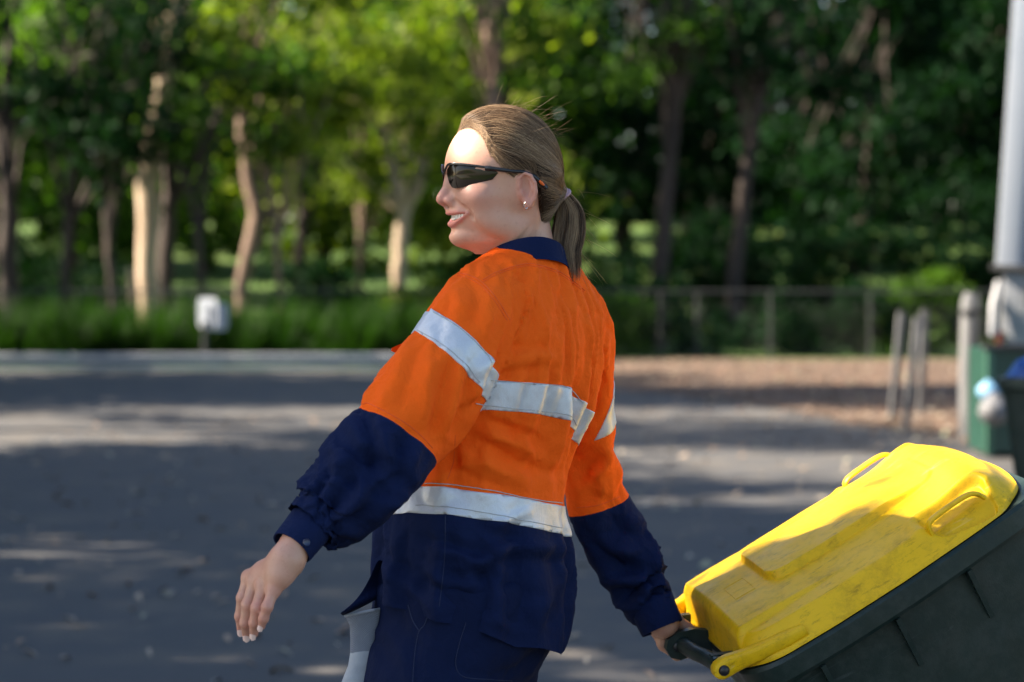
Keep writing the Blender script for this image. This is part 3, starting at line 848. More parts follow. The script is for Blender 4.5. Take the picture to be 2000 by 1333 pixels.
    # moulded letters on the lid: small raised frame with relief characters
    # handle bar, centre bracket and side brackets
    f = MB(); f.tube([(-.168, -.004, 0), (-.06, -.014, 0), (.0, -.014, 0), (.06, -.010, 0), (.1, -.004, 0), (.168, 0, 0)], [.0125] * 6, 14); f.build("handle_bar", M_BGRN, root)
    f = MB(); ringp = [(.07, -.03), (.045, -.012), (.015, .012), (-.012, .022), (-.032, .020), (-.042, .008), (-.042, -.008), (-.030, -.020), (-.010, -.024), (.02, -.034), (.07, -.058)]
    f.loft([[(x, q[0], q[1]) for q in ringp] for x in (-.032, -.030, -.016, -.014)]); br = f.build("handle_bracket", M_BGRN, root, angle=30)
    f = MB(); f.loft([[(x, -.024 + rr * math.cos(2 * math.pi * j / 14), .002 + rr * math.sin(2 * math.pi * j / 14)) for j in range(14)] for x, rr in ((-.015, .008), (-.011, .0075), (-.0095, .004))]); f.build("bracket_bolt", M_BOLT, br)
    for sx in (1, -1):
        f = MB(); x = sx * .145
        rg_ = [(.07, -.02), (.03, .0), (.0, .014), (-.012, .006), (-.012, -.010), (.02, -.030), (.07, -.056)]
        f.loft([[(x + d, q[0], q[1]) for q in rg_] for d in (-.008, .008)]); f.build("side_bracket", M_BGRN, root, angle=30)
    # wheels and axle
    f = MB(); f.tube([(-.22, .015, -.80), (.22, .015, -.80)], .011, 10); f.build("axle", M_BOLT, root)
    for sx in (1, -1):
        f = MB()
        prof = [(.02, .0), (.075, .004), (.092, .0), (.1, .008), (.1, .036), (.092, .044), (.075, .04), (.02, .044)]
        f.loft([[(sx * (.185 + d), .015 + rr * math.cos(2 * math.pi * j / 28), -.80 + rr * math.sin(2 * math.pi * j / 28)) for j in range(28)] for rr, d in prof])
        f.build("wheel", M_BLACK, root)
    return root

BIN_R = np.array([[0.16262092, 0.84878318, -0.50311186], [-0.98442526, 0.10505384, -0.1409631], [-0.06679327, 0.51819958, 0.85264756]])
BIN_T = np.array([0.29059732, 3.87277731, 0.8418454])
yb = wheelie_bin("wheelie_bin", "tilted dark green wheelie bin with worn yellow lid, pulled by the person", M_YEL)
yb.matrix_world = Matrix.Translation(BIN_T) @ Matrix([list(r_) for r_ in BIN_R]).to_4x4()
b2 = wheelie_bin("wheelie_bin", "dark green wheelie bin with blue lid at the right edge, behind the yellow lid", M_BLU)
b2.location = tuple(P(2308, 745, 9.3) * np.array([1, 1, 0]) + np.array([0, 0, 1.06])); b2.rotation_euler = (0, 0, math.radians(62)); b2.scale = (1.16, 1.16, 1.14)
# ------------------------------------------------------------------ implicit modelling tools
def surface_nets(f, lo, hi, h, fix=True):
    lo = np.asarray(lo, float); hi = np.asarray(hi, float)
    n = np.ceil((hi - lo) / h).astype(int) + 1
    ax = [lo[i] + h * np.arange(n[i]) for i in range(3)]
    D = np.empty(n)
    step = max(1, int(400000 // (n[1] * n[2])))
    for i in range(0, n[0], step):
        X, Y, Z = np.meshgrid(ax[0][i:i + step], ax[1], ax[2], indexing='ij')
        D[i:i + step] = f(np.stack([X, Y, Z], -1).reshape(-1, 3)).reshape(X.shape)
    S = D < 0
    c = np.zeros(tuple(n - 1), int)
    for a in (0, 1):
        for b in (0, 1):
            for d in (0, 1):
                c += S[a:n[0] - 1 + a, b:n[1] - 1 + b, d:n[2] - 1 + d]
    act = (c > 0) & (c < 8)
    I = np.argwhere(act)
    ids = np.full(c.shape, -1); ids[act] = np.arange(len(I))
    acc = np.zeros((len(I), 3)); cnt = np.zeros(len(I))
    for axis in range(3):
        o = [k for k in range(3) if k != axis]
        for a in (0, 1):
            for b in (0, 1):
                off = np.zeros(3, int); off[o[0]] = a; off[o[1]] = b
                p0 = I + off; p1 = p0.copy(); p1[:, axis] += 1
                d0 = D[tuple(p0.T)]; d1 = D[tuple(p1.T)]
                m = (d0 < 0) != (d1 < 0)
                t = np.where(m, d0 / np.where(m, d0 - d1, 1), 0)
                q = p0.astype(float); q[:, axis] += t
                acc[m] += (q - I)[m]; cnt[m] += 1
    V = lo + h * (I + acc / cnt[:, None])
    F = []
    for axis in range(3):
        o = [(axis + 1) % 3, (axis + 2) % 3]
        sl0 = [slice(None)] * 3; sl1 = [slice(None)] * 3
        sl0[axis] = slice(0, n[axis] - 1); sl1[axis] = slice(1, n[axis])
        s0 = S[tuple(sl0)]; s1 = S[tuple(sl1)]
        E = np.argwhere(s0 != s1)
        E = E[(E[:, o[0]] > 0) & (E[:, o[1]] > 0) & (E[:, o[0]] < n[o[0]] - 1) & (E[:, o[1]] < n[o[1]] - 1)]
        if not len(E): continue
        inside = s0[tuple(E.T)]
        q = []
        for a, b in ((1, 1), (0, 1), (0, 0), (1, 0)):
            k = E.copy(); k[:, o[0]] -= a; k[:, o[1]] -= b
            q.append(ids[tuple(k.T)])
        q = np.stack(q, 1)
        q[~inside] = q[~inside][:, ::-1]
        F.append(q)
    F = np.concatenate(F)
    return V, F

def smin(a, b, k):
    h = np.clip(.5 + .5 * (b - a) / k, 0, 1)
    return b + (a - b) * h - k * h * (1 - h)

def smax(a, b, k): return -smin(-a, -b, k)

def cone(p, a, b, ra, rb):
    a = np.asarray(a, float); b = np.asarray(b, float); ba = b - a
    h = np.clip((p - a) @ ba / (ba @ ba), 0, 1)
    return np.linalg.norm(p - a - h[:, None] * ba, axis=1) - (ra + (rb - ra) * h)

def chain(p, pts, k=.012):
    d = None
    for q, r in zip(pts[:-1], pts[1:]):
        e = cone(p, q[:3], r[:3], q[3], r[3])
        d = e if d is None else smin(d, e, k)
    return d

def ellip(p, c, r, R=None):
    q = p - np.asarray(c, float)
    if R is not None: q = q @ R
    q = q / np.asarray(r, float)
    l = np.linalg.norm(q, axis=1)
    l2 = np.linalg.norm(q / np.asarray(r, float), axis=1) + 1e-9
    return l * (l - 1) / l2

def rot_axis(axis, deg):
    return np.array(Matrix.Rotation(math.radians(deg), 3, axis))

def smooth_interp(x, xp, fp):
    """monotone-ish cubic (Catmull-Rom) interpolation"""
    xp = np.asarray(xp, float); fp = np.asarray(fp, float)
    if xp[0] > xp[-1]: xp, fp = xp[::-1], fp[::-1]
    m = np.gradient(fp, xp)
    x = np.clip(x, xp[0], xp[-1])
    i = np.clip(np.searchsorted(xp, x) - 1, 0, len(xp) - 2)
    h = xp[i + 1] - xp[i]; t = (x - xp[i]) / h
    return (fp[i] * (2 * t ** 3 - 3 * t ** 2 + 1) + m[i] * h * (t ** 3 - 2 * t ** 2 + t) + fp[i + 1] * (-2 * t ** 3 + 3 * t ** 2) + m[i + 1] * h * (t ** 3 - t ** 2))

def grad(f, p, e=.0008):
    g = np.stack([f(p + np.array(d) * e) - f(p - np.array(d) * e) for d in ((1, 0, 0), (0, 1, 0), (0, 0, 1))], 1)
    return g / (np.linalg.norm(g, axis=1)[:, None] + 1e-12)

def ray_hit(f, px, py, y0=3.0, y1=4.3, n=150):
    """first point of the implicit surface f on the ray through pixel (px, py)"""
    Ys = np.linspace(y0, y1, n)
    pts = np.stack([P(px, py, y) for y in Ys])
    d = f(pts)
    k = np.argmax(d < 0) if (d < 0).any() else int(np.argmin(d))
    if k == 0 or d[k] >= 0: return pts[k]
    a, b = Ys[k - 1], Ys[k]
    for _ in range(18):
        c = (a + b) / 2
        if f(P(px, py, c)[None])[0] < 0: b = c
        else: a = c
    return P(px, py, b)

def vnormals(V, F):
    n = np.zeros_like(V)
    t = np.cross(V[F[:, 1]] - V[F[:, 0]], V[F[:, 2]] - V[F[:, 0]])
    if F.shape[1] == 4: t = t + np.cross(V[F[:, 2]] - V[F[:, 0]], V[F[:, 3]] - V[F[:, 0]])
    for k in range(F.shape[1]): np.add.at(n, F[:, k], t)
    return n / (np.linalg.norm(n, axis=1)[:, None] + 1e-12)

def relax(V, F, it=3, lam=.5):
    e = np.concatenate([np.stack([F[:, k], F[:, (k + 1) % F.shape[1]]], 1) for k in range(F.shape[1])])
    e = np.concatenate([e, e[:, ::-1]])
    cnt = np.bincount(e[:, 0], minlength=len(V))[:, None]
    for _ in range(it):
        s = np.zeros_like(V); np.add.at(s, e[:, 0], V[e[:, 1]])
        V = V + lam * (s / np.maximum(cnt, 1) - V)
    return V

def join_meshes(parts):
    V, F, A, n = [], [], [], 0
    for v, f, a in parts:
        if f.shape[1] == 3: f = np.c_[f, f[:, 2]]
        V.append(v); F.append(f + n); A.append(a); n += len(v)
    return np.concatenate(V), np.concatenate(F), np.concatenate(A)

def tri(F): return np.concatenate([F[:, [0, 1, 2]], F[:, [0, 2, 3]]]) if F.shape[1] == 4 else F

def split_field(V, F, fv, attrs):
    """cut the triangle mesh along fv = 0; returns V, F, fv, attrs (per-vertex arrays interpolated)"""
    s = fv > 0
    e = np.concatenate([F[:, [0, 1]], F[:, [1, 2]], F[:, [2, 0]]])
    e.sort(axis=1)
    cut = s[e[:, 0]] != s[e[:, 1]]
    ue, inv = np.unique(e[cut], axis=0, return_inverse=True)
    inv = inv.ravel()
    t = fv[ue[:, 0]] / (fv[ue[:, 0]] - fv[ue[:, 1]])
    t = np.clip(t, .02, .98)
    nv = V[ue[:, 0]] * (1 - t[:, None]) + V[ue[:, 1]] * t[:, None]
    base = len(V)
    m = len(F)
    mid = np.full(3 * m, -1); mid[cut] = base + inv
    mid = mid.reshape(3, m).T            # new vertex on edges 01, 12, 20
    k = (mid >= 0).sum(1)
    out = [F[k == 0]]
    T, M = F[k == 2], mid[k == 2]
    for r in range(3):                   # corner r is alone
        sel = (M[:, r] >= 0) & (M[:, (r + 2) % 3] >= 0)
        a, b, c = T[sel, r], T[sel, (r + 1) % 3], T[sel, (r + 2) % 3]
        ab, ca = M[sel, r], M[sel, (r + 2) % 3]
        out += [np.stack([a, ab, ca], 1), np.stack([ab, b, c], 1), np.stack([ab, c, ca], 1)]
    attrs = [np.r_[a, a[ue[:, 0]] * ((1 - t) if a.ndim == 1 else (1 - t)[:, None]) + a[ue[:, 1]] * (t if a.ndim == 1 else t[:, None])] for a in attrs]
    return np.r_[V, nv], np.concatenate(out), np.r_[fv, np.zeros(len(nv))], attrs

def submesh(V, F, keep, attrs=()):
    F = F[keep]; u, inv = np.unique(F, return_inverse=True)
    return V[u], inv.reshape(F.shape), [a[u] for a in attrs]

def boundary_edges(F):
    k = F.shape[1]
    e = np.concatenate([np.stack([F[:, i], F[:, (i + 1) % k]], 1) for i in range(k)])
    key = np.sort(e, axis=1); u, inv, c = np.unique(key, axis=0, return_inverse=True, return_counts=True)
    return e[c[inv.ravel()] == 1]

def thicken(V, F, d):
    """shell of thickness d: the sheet pushed out, its copy and the rim"""
    n = vnormals(V, F); m = len(V)
    B = boundary_edges(F)
    rim = np.stack([B[:, 1], B[:, 0], B[:, 0] + m, B[:, 1] + m], 1)
    Fo, Fi = F, F[:, ::-1] + m
    if F.shape[1] == 3: Fo, Fi = np.c_[Fo, Fo[:, 2]], np.c_[Fi, Fi[:, 2]]
    return np.r_[V + n * d, V], np.concatenate([Fo, Fi, rim])

def put_poly(name, V, F, mat, parent=None, tint=None):
    F = np.asarray(F)
    if F.shape[1] == 4:
        bad = (F[:, 2] == F[:, 3])
        if bad.any():
            faces = [tuple(f) for f in F[~bad].tolist()] + [tuple(f[:3]) for f in F[bad].tolist()]
            me = mesh_from(name, V, faces)
        else: me = mesh_from(name, V, F)
    else: me = mesh_from(name, V, F)
    if tint is not None: set_tint(me, tint)
    return put(name, me, mat, parent)

from mathutils import noise as mnoise
def pnoise(p, s, off=0.0, stretch=(1, 1, 1)):
    q = p * s * np.array(stretch) + off
    return np.array([mnoise.noise(v) for v in q.tolist()])

def hit_many(f, pts, y0=3.0, y1=4.3): return np.array([ray_hit(f, a, b, y0, y1) for a, b in pts])
# ------------------------------------------------------------------ the person: head
HEAD_YAW = math.radians(15)
HF = np.array([-math.cos(HEAD_YAW), -math.sin(HEAD_YAW), 0]); HL = np.array([math.sin(HEAD_YAW), -math.cos(HEAD_YAW), 0]); HU = np.array([0, 0, 1.0])
H0 = P(985, 350, 3.70)
HB = np.stack([HF, HL, HU])            # rows: forward, left, up
def h2w(p): return np.asarray(p) @ HB + H0
def w2h(p): return (np.asarray(p) - H0) @ HB.T

_hz = [-.1140, -.1040, -.0968, -.0888, -.081, -.069, -.054, -.046, -.030, -.012, .004, .016, .036, .058, .079, .090, .0965, .100]
_hxf = [.046, .064, .0745, .0800, .0785, .0838, .0880, .0892, .0875, .0862, .0875, .0925, .0895, .080, .064, .043, .022, .004]
_hxb = [-.01, -.018, -.026, -.036, -.046, -.054, -.060, -.066, -.076, -.076, -.079, -.0805, -.081, -.078, -.068, -.052, -.036, -.018]
_hw = [.020, .032, .0405, .0445, .0490, .0535, .0580, .0618, .0680, .0708, .0725, .0728, .0715, .0665, .0560, .0405, .026, .010]
_hxw = [.02, .012, .008, .004, .0, -.003, -.006, -.008, -.010, -.012, -.014, -.016, -.018, -.018, -.016, -.012, -.008, -.005]
def skull(p):
    X, L, Z = p[:, 0], p[:, 1], p[:, 2]
    xf, xb, w, xw = (smooth_interp(Z, _hz, a) for a in (_hxf, _hxb, _hw, _hxw))
    u = np.where(X > xw, (X - xw) / (xf - xw), (xw - X) / (xw - xb)); v = np.abs(L) / w
    n = np.where(X > xw, 2.05 + .25 * np.clip((Z + .02) / .05, -1, 1), 2.1)
    r = (np.abs(u) ** n + v ** n + 1e-12) ** (1 / n)
    d = (r - 1) * np.minimum(w, np.where(X > xw, xf - xw, xw - xb)) * .95
    d = np.maximum(d, -.1150 - Z)
    t = np.clip((Z + .004) / .034, 0, 1); t = t * t * (3 - 2 * t)
    return d * (1 - t) + ellip(p, (.0055, 0, .014), (.0870, .0725, .0865)) * t

EAR_R = rot_axis('Z', -24) @ rot_axis('Y', 10)
EAR_C = np.array([-.0165, .0735, -.019])
def ear(p):
    q = (p - EAR_C) @ EAR_R / .90
    d = ellip(q, (0, 0, .002), (.0165, .0048, .029))
    out = [(.012, .003, .006), (.009, .005, .021), (.0, .0055, .0285), (-.0105, .0055, .022), (-.0155, .005, .009), (-.0145, .004, -.006), (-.009, .003, -.018), (-.001, .001, -.026)]
    hel = chain(q, [(o[0], o[1] + .0012, o[2], .0030) for o in out], .002)
    d = smax(d, -ellip(q, (-.0005, .0062, .003), (.0100, .0078, .0185)), .002)
    d = smin(d, hel, .0018)
    d = smin(d, chain(q, [(-.0075, .0035, .015, .0022), (-.0085, .0035, .0, .0024), (-.003, .0025, -.011, .0024)], .003), .003)
    d = smin(d, ellip(q, (.003, .001, -.0245), (.0075, .0042, .0085)), .005)
    d = smin(d, ellip(q, (.0105, .002, -.004), (.004, .004, .007)), .003)
    return d * .90

def lips(p):
    q = p * np.array([1, 1, 1]); q = np.c_[q[:, 0], np.abs(q[:, 1]), q[:, 2]]
    up = chain(q, [(.0876, -.002, -.0530, .0033), (.0852, .011, -.0522, .0032), (.0785, .024, -.0526, .0024), (.0662, .0372, -.0528, .0010)], .003)
    lo = chain(q, [(.0843, -.002, -.0705, .0040), (.0820, .011, -.0690, .0038), (.0762, .024, -.0630, .0028), (.0662, .0372, -.0535, .0010)], .003)
    return up, lo

def mouth_gap(p):
    L = np.abs(p[:, 1]); t2 = (L / .0358) ** 2
    d = np.maximum(p[:, 2] - (-.0560 + .0026 * t2), (-.0665 + .0131 * t2) - p[:, 2])
    return np.maximum(d, (.073 - 14 * L * L) - p[:, 0])

NECK = [(-.014, 0, -.03, .048), (-.024, .0, -.09, .0450), (-.036, .0, -.15, .054), (-.05, .0, -.20, .066)]
def head(p):
    q = np.c_[p[:, 0], np.abs(p[:, 1]), p[:, 2]]
    d = skull(p)
    d = smin(d, chain(p, NECK, .02), .011)
    # neck tendon running from behind the ear to the collar front
    d = smin(d, chain(p, [(-.030, .045, -.055, .010), (-.006, .035, -.11, .011), (.0, .02, -.15, .012)], .01), .016)
    d = smin(d, ellip(p, (.067, 0, -.0896), (.0150, .0185, .0120)), .016)                 # chin
    d = smin(d, ellip(q, (.050, .041, -.030), (.022, .0225, .017)), .022)                # raised cheeks
    d = smin(d, ellip(q, (.022, .0495, -.069), (.036, .011, .017), rot_axis('Y', -22)), .02)  # jaw line
    # nose
    ns = chain(p, [(.0835, 0, .010, .0085), (.0862, 0, -.008, .0078), (.0945, 0, -.026, .0078), (.0982, 0, -.0315, .0088)], .006)
    ns = smin(ns, ellip(q, (.0865, .0118, -.0340), (.0105, .0068, .0072)), .005)
    ns = smin(ns, chain(p, [(.094, 0, -.0375, .0045), (.088, 0, -.043, .005)], .004), .005)
    d = smin(d, ns, .008)
    d = smax(d, -ellip(q, (.0915, .0065, -.0418), (.0062, .0034, .0034)), .0025)
    # smile fold
    d = smax(d, -chain(q, [(.0835, .024, -.036, .0022), (.0725, .038, -.047, .0030), (.061, .0435, -.060, .0022)], .004), .007)
    up, lo = lips(p)
    d = smin(d, up, .005); d = smin(d, lo, .005)
    d = smax(d, -ellip(p, (.092, 0, -.0795), (.0085, .013, .0042)), .006)                # dip below the lower lip
    d = smax(d, -mouth_gap(p), .0022)
    d = smax(d, -ellip(q, (.093, .036, .004), (.0150, .026, .0135)), .008)                 # eye sockets under the glasses
    d = smin(d, ellip(q, (.0700, .031, .000), (.0118, .0125, .0118)), .004)              # eyeball under the lid
    d = smin(d, ear(p), .006)
    d = smin(d, ear(p * np.array([1, -1, 1])), .006)
    # soft crease of the turned neck
    d = smax(d, -chain(p, [(-.030, .060, -.070, .0022), (.000, .056, -.108, .0034), (.016, .038, -.133, .0024)], .004), .006)
    return d

hV, hF = surface_nets(head, (-.095, -.094, -.185), (.116, .094, .108), .0019)
hV = relax(hV, hF, 1, .3)
up_, lo_ = lips(hV)
lipm = np.clip(1 - np.maximum(np.minimum(up_ - .0006, lo_ - .0006), 0) / .0022, 0, 1) * (hV[:, 0] > .055) * .72
nosem = np.exp(-((hV[:, 0] - .100) / .012) ** 2 - (hV[:, 2] + .032) ** 2 / .00025) * .45
chkm = np.exp(-((hV[:, 0] - .060) / .022) ** 2 - ((np.abs(hV[:, 1]) - .048) / .022) ** 2 - ((hV[:, 2] + .028) / .02) ** 2) * .30
earm = np.clip(1 - np.abs(ear(np.c_[hV[:, 0], np.abs(hV[:, 1]), hV[:, 2]])) / .004, 0, 1) * .30
head_tint = np.maximum.reduce([lipm, nosem, chkm, earm])

def skin_mat():
    m, nt, b = mat_new("skin")
    v = coords(nt)
    at = node(nt, "ShaderNodeAttribute", attribute_name="tint")
    c = ramp(nt, noise(nt, v, 38, 5, .6), [(0.3, (0.52, 0.280, 0.190)), (0.7, (0.58, 0.330, 0.232))])
    c = mix(nt, ramp(nt, noise(nt, v, 170, 3, .6), [(0.57, (0, 0, 0)), (0.74, (.45, .45, .45))]), c, (0.40, 0.19, 0.13))
    c = mix(nt, ramp(nt, noise(nt, v, 14, 4, .6), [(0.42, (0, 0, 0)), (0.72, (.5, .5, .5))]), c, (0.58, 0.24, 0.18))
    c = mix(nt, at.outputs["Fac"], c, (0.52, 0.155, 0.135))
    nt.links.new(c, b.inputs["Base Color"])
    b.inputs["Roughness"].default_value = .46
    b.inputs["Specular IOR Level"].default_value = .45
    b.inputs["Subsurface Weight"].default_value = .05
    b.inputs["Subsurface Radius"].default_value = (.9, .35, .2)
    b.inputs["Subsurface Scale"].default_value = .010
    bump(nt, b, noise(nt, v, 620, 3, .6), .10, .001, bump(nt, None, noise(nt, v, 120, 4), .05, .002))
    return m
M_SKIN = skin_mat()

# hairline: height above which hair grows, as a function of X
_hlx = [.10, .082, .074, .060, .050, .043, .040, .034, .018, .010, -.028, -.034, -.038, -.044, -.12]
_hlz = [.055, .056, .064, .069, .060, .046, .034, .022, .006, .001, .002, -.02, -.050, -.074, -.074]
def hair_f(p): return p[:, 2] - np.interp(-p[:, 0], [-x for x in _hlx], _hlz)
def hair_cap(p):
    f = hair_f(p)
    t = np.clip(f / .030, 0, 1); t = t * t * (3 - 2 * t)
    q = np.c_[p[:, 0], np.abs(p[:, 1]), p[:, 2]]
    thick = -.0018 + .0098 * t + .003 * np.clip((p[:, 2] - .05) / .05, 0, 1) * t
    d = smin(skull(p), chain(p, NECK[:2], .02), .02) - thick
    # gathered bulge towards the tie
    d = smin(d, cone(p, (-.050, 0, .002), (-.083, 0, -.019), .036, .013), .02 * np.ones(len(p)))
    return np.maximum(d, -(f + .0012))
TIE = np.array([-.087, 0, -.021])
cV, cF = surface_nets(hair_cap, (-.115, -.095, -.09), (.1, .095, .132), .0032)
cV = relax(cV, cF, 2, .4)

def hair_mat(name, c1, c2, c3):
    m, nt, b = mat_new(name)
    at = node(nt, "ShaderNodeAttribute", attribute_name="tint")
    c = ramp(nt, at.outputs["Fac"], [(0.0, c1), (0.55, c2), (1.0, c3)])
    nt.links.new(c, b.inputs["Base Color"])
    b.inputs["Roughness"].default_value = .45
    b.inputs["Specular IOR Level"].default_value = .30
    tr = nt.nodes.new("ShaderNodeBsdfTranslucent"); nt.links.new(c, tr.inputs[0])
    mx = nt.nodes.new("ShaderNodeMixShader"); mx.inputs[0].default_value = .22
    nt.links.new(b.outputs[0], mx.inputs[1]); nt.links.new(tr.outputs[0], mx.inputs[2])
    nt.links.new(mx.outputs[0], nt.nodes["Material Output"].inputs[0])
    return m
M_SCALP = hair_mat("brown_hair_underlayer", (0.028, 0.017, 0.011), (0.05, 0.032, 0.021), (0.08, 0.052, 0.035))
M_SCALP.node_tree.nodes["Principled BSDF"].inputs["Roughness"].default_value = .8; M_SCALP.node_tree.nodes["Principled BSDF"].inputs["Specular IOR Level"].default_value = .1
M_HAIR = hair_mat("brown_hair", (0.060, 0.037, 0.024), (0.30, 0.19, 0.112), (0.60, 0.43, 0.26))

def strands_mesh(paths, rad, tint):
    """paths (n, k, 3) -> three-sided tapering tubes in one mesh"""
    n, k, _ = paths.shape
    t = np.gradient(paths, axis=1); t /= np.linalg.norm(t, axis=2)[..., None] + 1e-9
    ref = np.array([.3, .8, .52]); a = np.cross(t, ref); a /= np.linalg.norm(a, axis=2)[..., None] + 1e-9
    b = np.cross(t, a)
    prof = np.concatenate([np.linspace(.25, 1, k // 3), np.ones(k - k // 3 - k // 3), np.linspace(1, .25, k // 3)])[None, :, None]
    r = rad[:, None, None] * prof
    V = np.stack([paths + r * (a * math.cos(x) + b * math.sin(x)) for x in (0, 2.094, 4.189)], 2)   # n,k,3,3
    i = np.arange(n * k * 3).reshape(n, k, 3)
    F = [np.stack([i[:, :-1, j], i[:, :-1, (j + 1) % 3], i[:, 1:, (j + 1) % 3], i[:, 1:, j]], -1).reshape(-1, 4) for j in range(3)]
    return V.reshape(-1, 3), np.concatenate(F), np.repeat(tint, k * 3)

rgh = np.random.default_rng(21)
def flow(seeds, steps, lift0, lift1, jitter):
    p = seeds.copy(); out = [p]
    n = len(p); lift = rgh.uniform(lift0, lift1, n)
    wob = rgh.normal(0, 1, (n, 3)) * jitter
    for s in range(steps):
        d = TIE - p
        dist = np.linalg.norm(d, axis=1)
        g = grad(hair_cap, p)
        d = d / (dist[:, None] + 1e-6) + wob * np.minimum(1, dist / .05)[:, None]
        # comb up and over first, then down to the tie
        d[:, 0] -= .55 * np.clip((p[:, 0] - .0) / .08, 0, 1)
        d[:, 2] += .55 * np.clip((p[:, 0] - .02) / .06, 0, 1) * np.clip((p[:, 2]) / .05, 0, 1)
        d -= g * np.sum(d * g, 1)[:, None]
        d /= np.linalg.norm(d, axis=1)[:, None] + 1e-6
        st = np.minimum(.0095, dist * .35)
        p = p + d * st[:, None]
        near = dist < .02
        v = hair_cap(p)
        g = grad(hair_cap, p)
        p = p - g * ((v - lift) * np.where(near, .3, 1.0))[:, None]
        out.append(p)
    return np.stack(out, 1)
f_ = hair_f(cV)
cand = cV[(f_ > .0015) & (hair_cap(cV) < .002)]
fr_ = hair_f(cand) < .012
s1 = cand[fr_][rgh.integers(0, fr_.sum(), 2600)] + rgh.normal(0, .0016, (2600, 3))
s2 = cand[rgh.integers(0, len(cand), 4600)] + rgh.normal(0, .0016, (4600, 3))
paths = flow(np.r_[s1, s2], 26, .0002, .0022, .10)
tl = np.clip(rgh.beta(1.6, 3.2, len(paths)) + .55 * pnoise(paths[:, 0] * np.array([.3, 1, 1]), 60) + .10, 0, 1)
SV, SF, ST = strands_mesh(paths, rgh.uniform(.00014, .00032, len(paths)), tl)

# ponytail: centre line in head coordinates and its section radius
def px_h(px, py, lat=0.0): return np.array([(985 - px + 1276 * lat * math.sin(HEAD_YAW)) / (1276 * math.cos(HEAD_YAW)), lat, (350 - py) / 1276])
tail = np.array([px_h(1086, 371), px_h(1102, 388), px_h(1113, 415), px_h(1112, 450, .004), px_h(1106, 485, .012), px_h(1110, 518, .026), px_h(1117, 550, .038)])
tr_ = [.0105, .0135, .0210, .0245, .0240, .0195, .0085]
def spline(pts, n):
    t = np.linspace(0, len(pts) - 1, n); idx = np.arange(len(pts))
    return np.stack([smooth_interp(t, idx, pts[:, k]) for k in range(3)], 1)
TC = spline(tail, 30); TR = smooth_interp(np.linspace(0, 6, 30), np.arange(7), tr_)
nt_ = 3000
ang = rgh.uniform(0, 6.283, nt_); rr = np.sqrt(rgh.uniform(0, 1, nt_))
tt = np.gradient(TC, axis=0); tt /= np.linalg.norm(tt, axis=1)[:, None]
sx = np.array([0, 1.0, 0]); sy = np.cross(tt, sx)
off = (np.cos(ang) * rr)[:, None, None] * sx[None, None] + (np.sin(ang) * rr)[:, None, None] * sy[None]
tp = TC[None] + off * TR[None, :, None] + (rgh.normal(0, .0012, (nt_, 1, 3)) * np.linspace(0, 2.2, 30)[None, :, None])
tp += np.sin(np.linspace(0, 5, 30)[None, :, None] + rgh.uniform(0, 6, (nt_, 1, 1))) * .0012
cut_ = rgh.integers(20, 30, nt_)
for i in range(nt_):
    k = cut_[i]
    tp[i] = np.stack([np.interp(np.linspace(0, k, 30), np.arange(30), tp[i, :, j]) for j in range(3)], 1)
tl = np.clip(.12 + rgh.beta(1.8, 2.2, nt_) + .30 * np.sin(ang * 5 + 2 * rr), 0, 1)
TV, TF, TT = strands_mesh(tp, rgh.uniform(.0002, .00042, nt_), tl)
# solid core of the ponytail so it is not see-through
core = MB(); core.loft([[TC[i] + TR[i] * .80 * (sx * math.cos(a) + sy[i] * math.sin(a)) for a in [2 * math.pi * j / 12 for j in range(12)]] for i in range(0, 27)])
# loose hairs lifted off the head
ns_ = 130
top = cand[(cand[:, 2] > .055)]
st = top[rgh.integers(0, len(top), ns_)] * np.array([1, .8, 1])
g = grad(hair_cap, st)
L_ = rgh.uniform(.012, .036, ns_)
bk = np.array([-1.0, 0, .25]); u_ = np.linspace(0, 1, 14)
hgt = rgh.uniform(.02, .24, ns_)
fl = st[:, None] + (bk + rgh.normal(0, .45, (ns_, 3)))[:, None] * (L_[:, None] * u_[None])[..., None] + g[:, None] * (L_ * hgt)[:, None, None] * (np.sin(u_ * 2.6) * 1.3)[None, :, None]
FV, FF, FT = strands_mesh(fl, rgh.uniform(.00005, .0001, ns_), rgh.uniform(.45, 1, ns_))
nf_ = 70
i0 = rgh.integers(4, 24, nf_)
st = TC[i0] + rgh.normal(0, .009, (nf_, 3)); ln = rgh.uniform(.02, .07, nf_)
dr = np.stack([rgh.normal(-.5, .45, nf_), rgh.normal(0, .4, nf_), rgh.normal(-.5, .4, nf_)], 1)
fl = st[:, None] + dr[:, None] * (ln[:, None] * u_[None])[..., None] + np.array([0, 0, -.25])[None, None] * (ln[:, None] * u_[None] ** 2)[..., None]
FV2, FF2, FT2 = strands_mesh(fl, rgh.uniform(.00010, .0002, nf_), rgh.uniform(.4, 1, nf_))
# wisps along the nape and before the ear
nw = 70
w0 = np.stack([rgh.uniform(-.045, -.030, nw), rgh.uniform(.02, .055, nw), rgh.uniform(-.082, -.045, nw)], 1)
w1 = np.stack([rgh.uniform(.038, .046, 60), rgh.uniform(.05, .066, 60), rgh.uniform(.02, .06, 60)], 1)
w0 = np.r_[w0, w1]
v = hair_cap(w0); w0 = w0 - grad(hair_cap, w0) * (head(w0) - .0006)[:, None]
dw = np.r_[np.tile([.3, -.2, -1.0], (nw, 1)), np.tile([-.9, .1, -.35], (60, 1))] + rgh.normal(0, .22, (len(w0), 3))
lw = rgh.uniform(.008, .022, len(w0))
fl = w0[:, None] + dw[:, None] * (lw[:, None] * u_[None])[..., None]
FV3, FF3, FT3 = strands_mesh(fl, rgh.uniform(.00006, .00012, len(w0)), rgh.uniform(.1, .6, len(w0)))
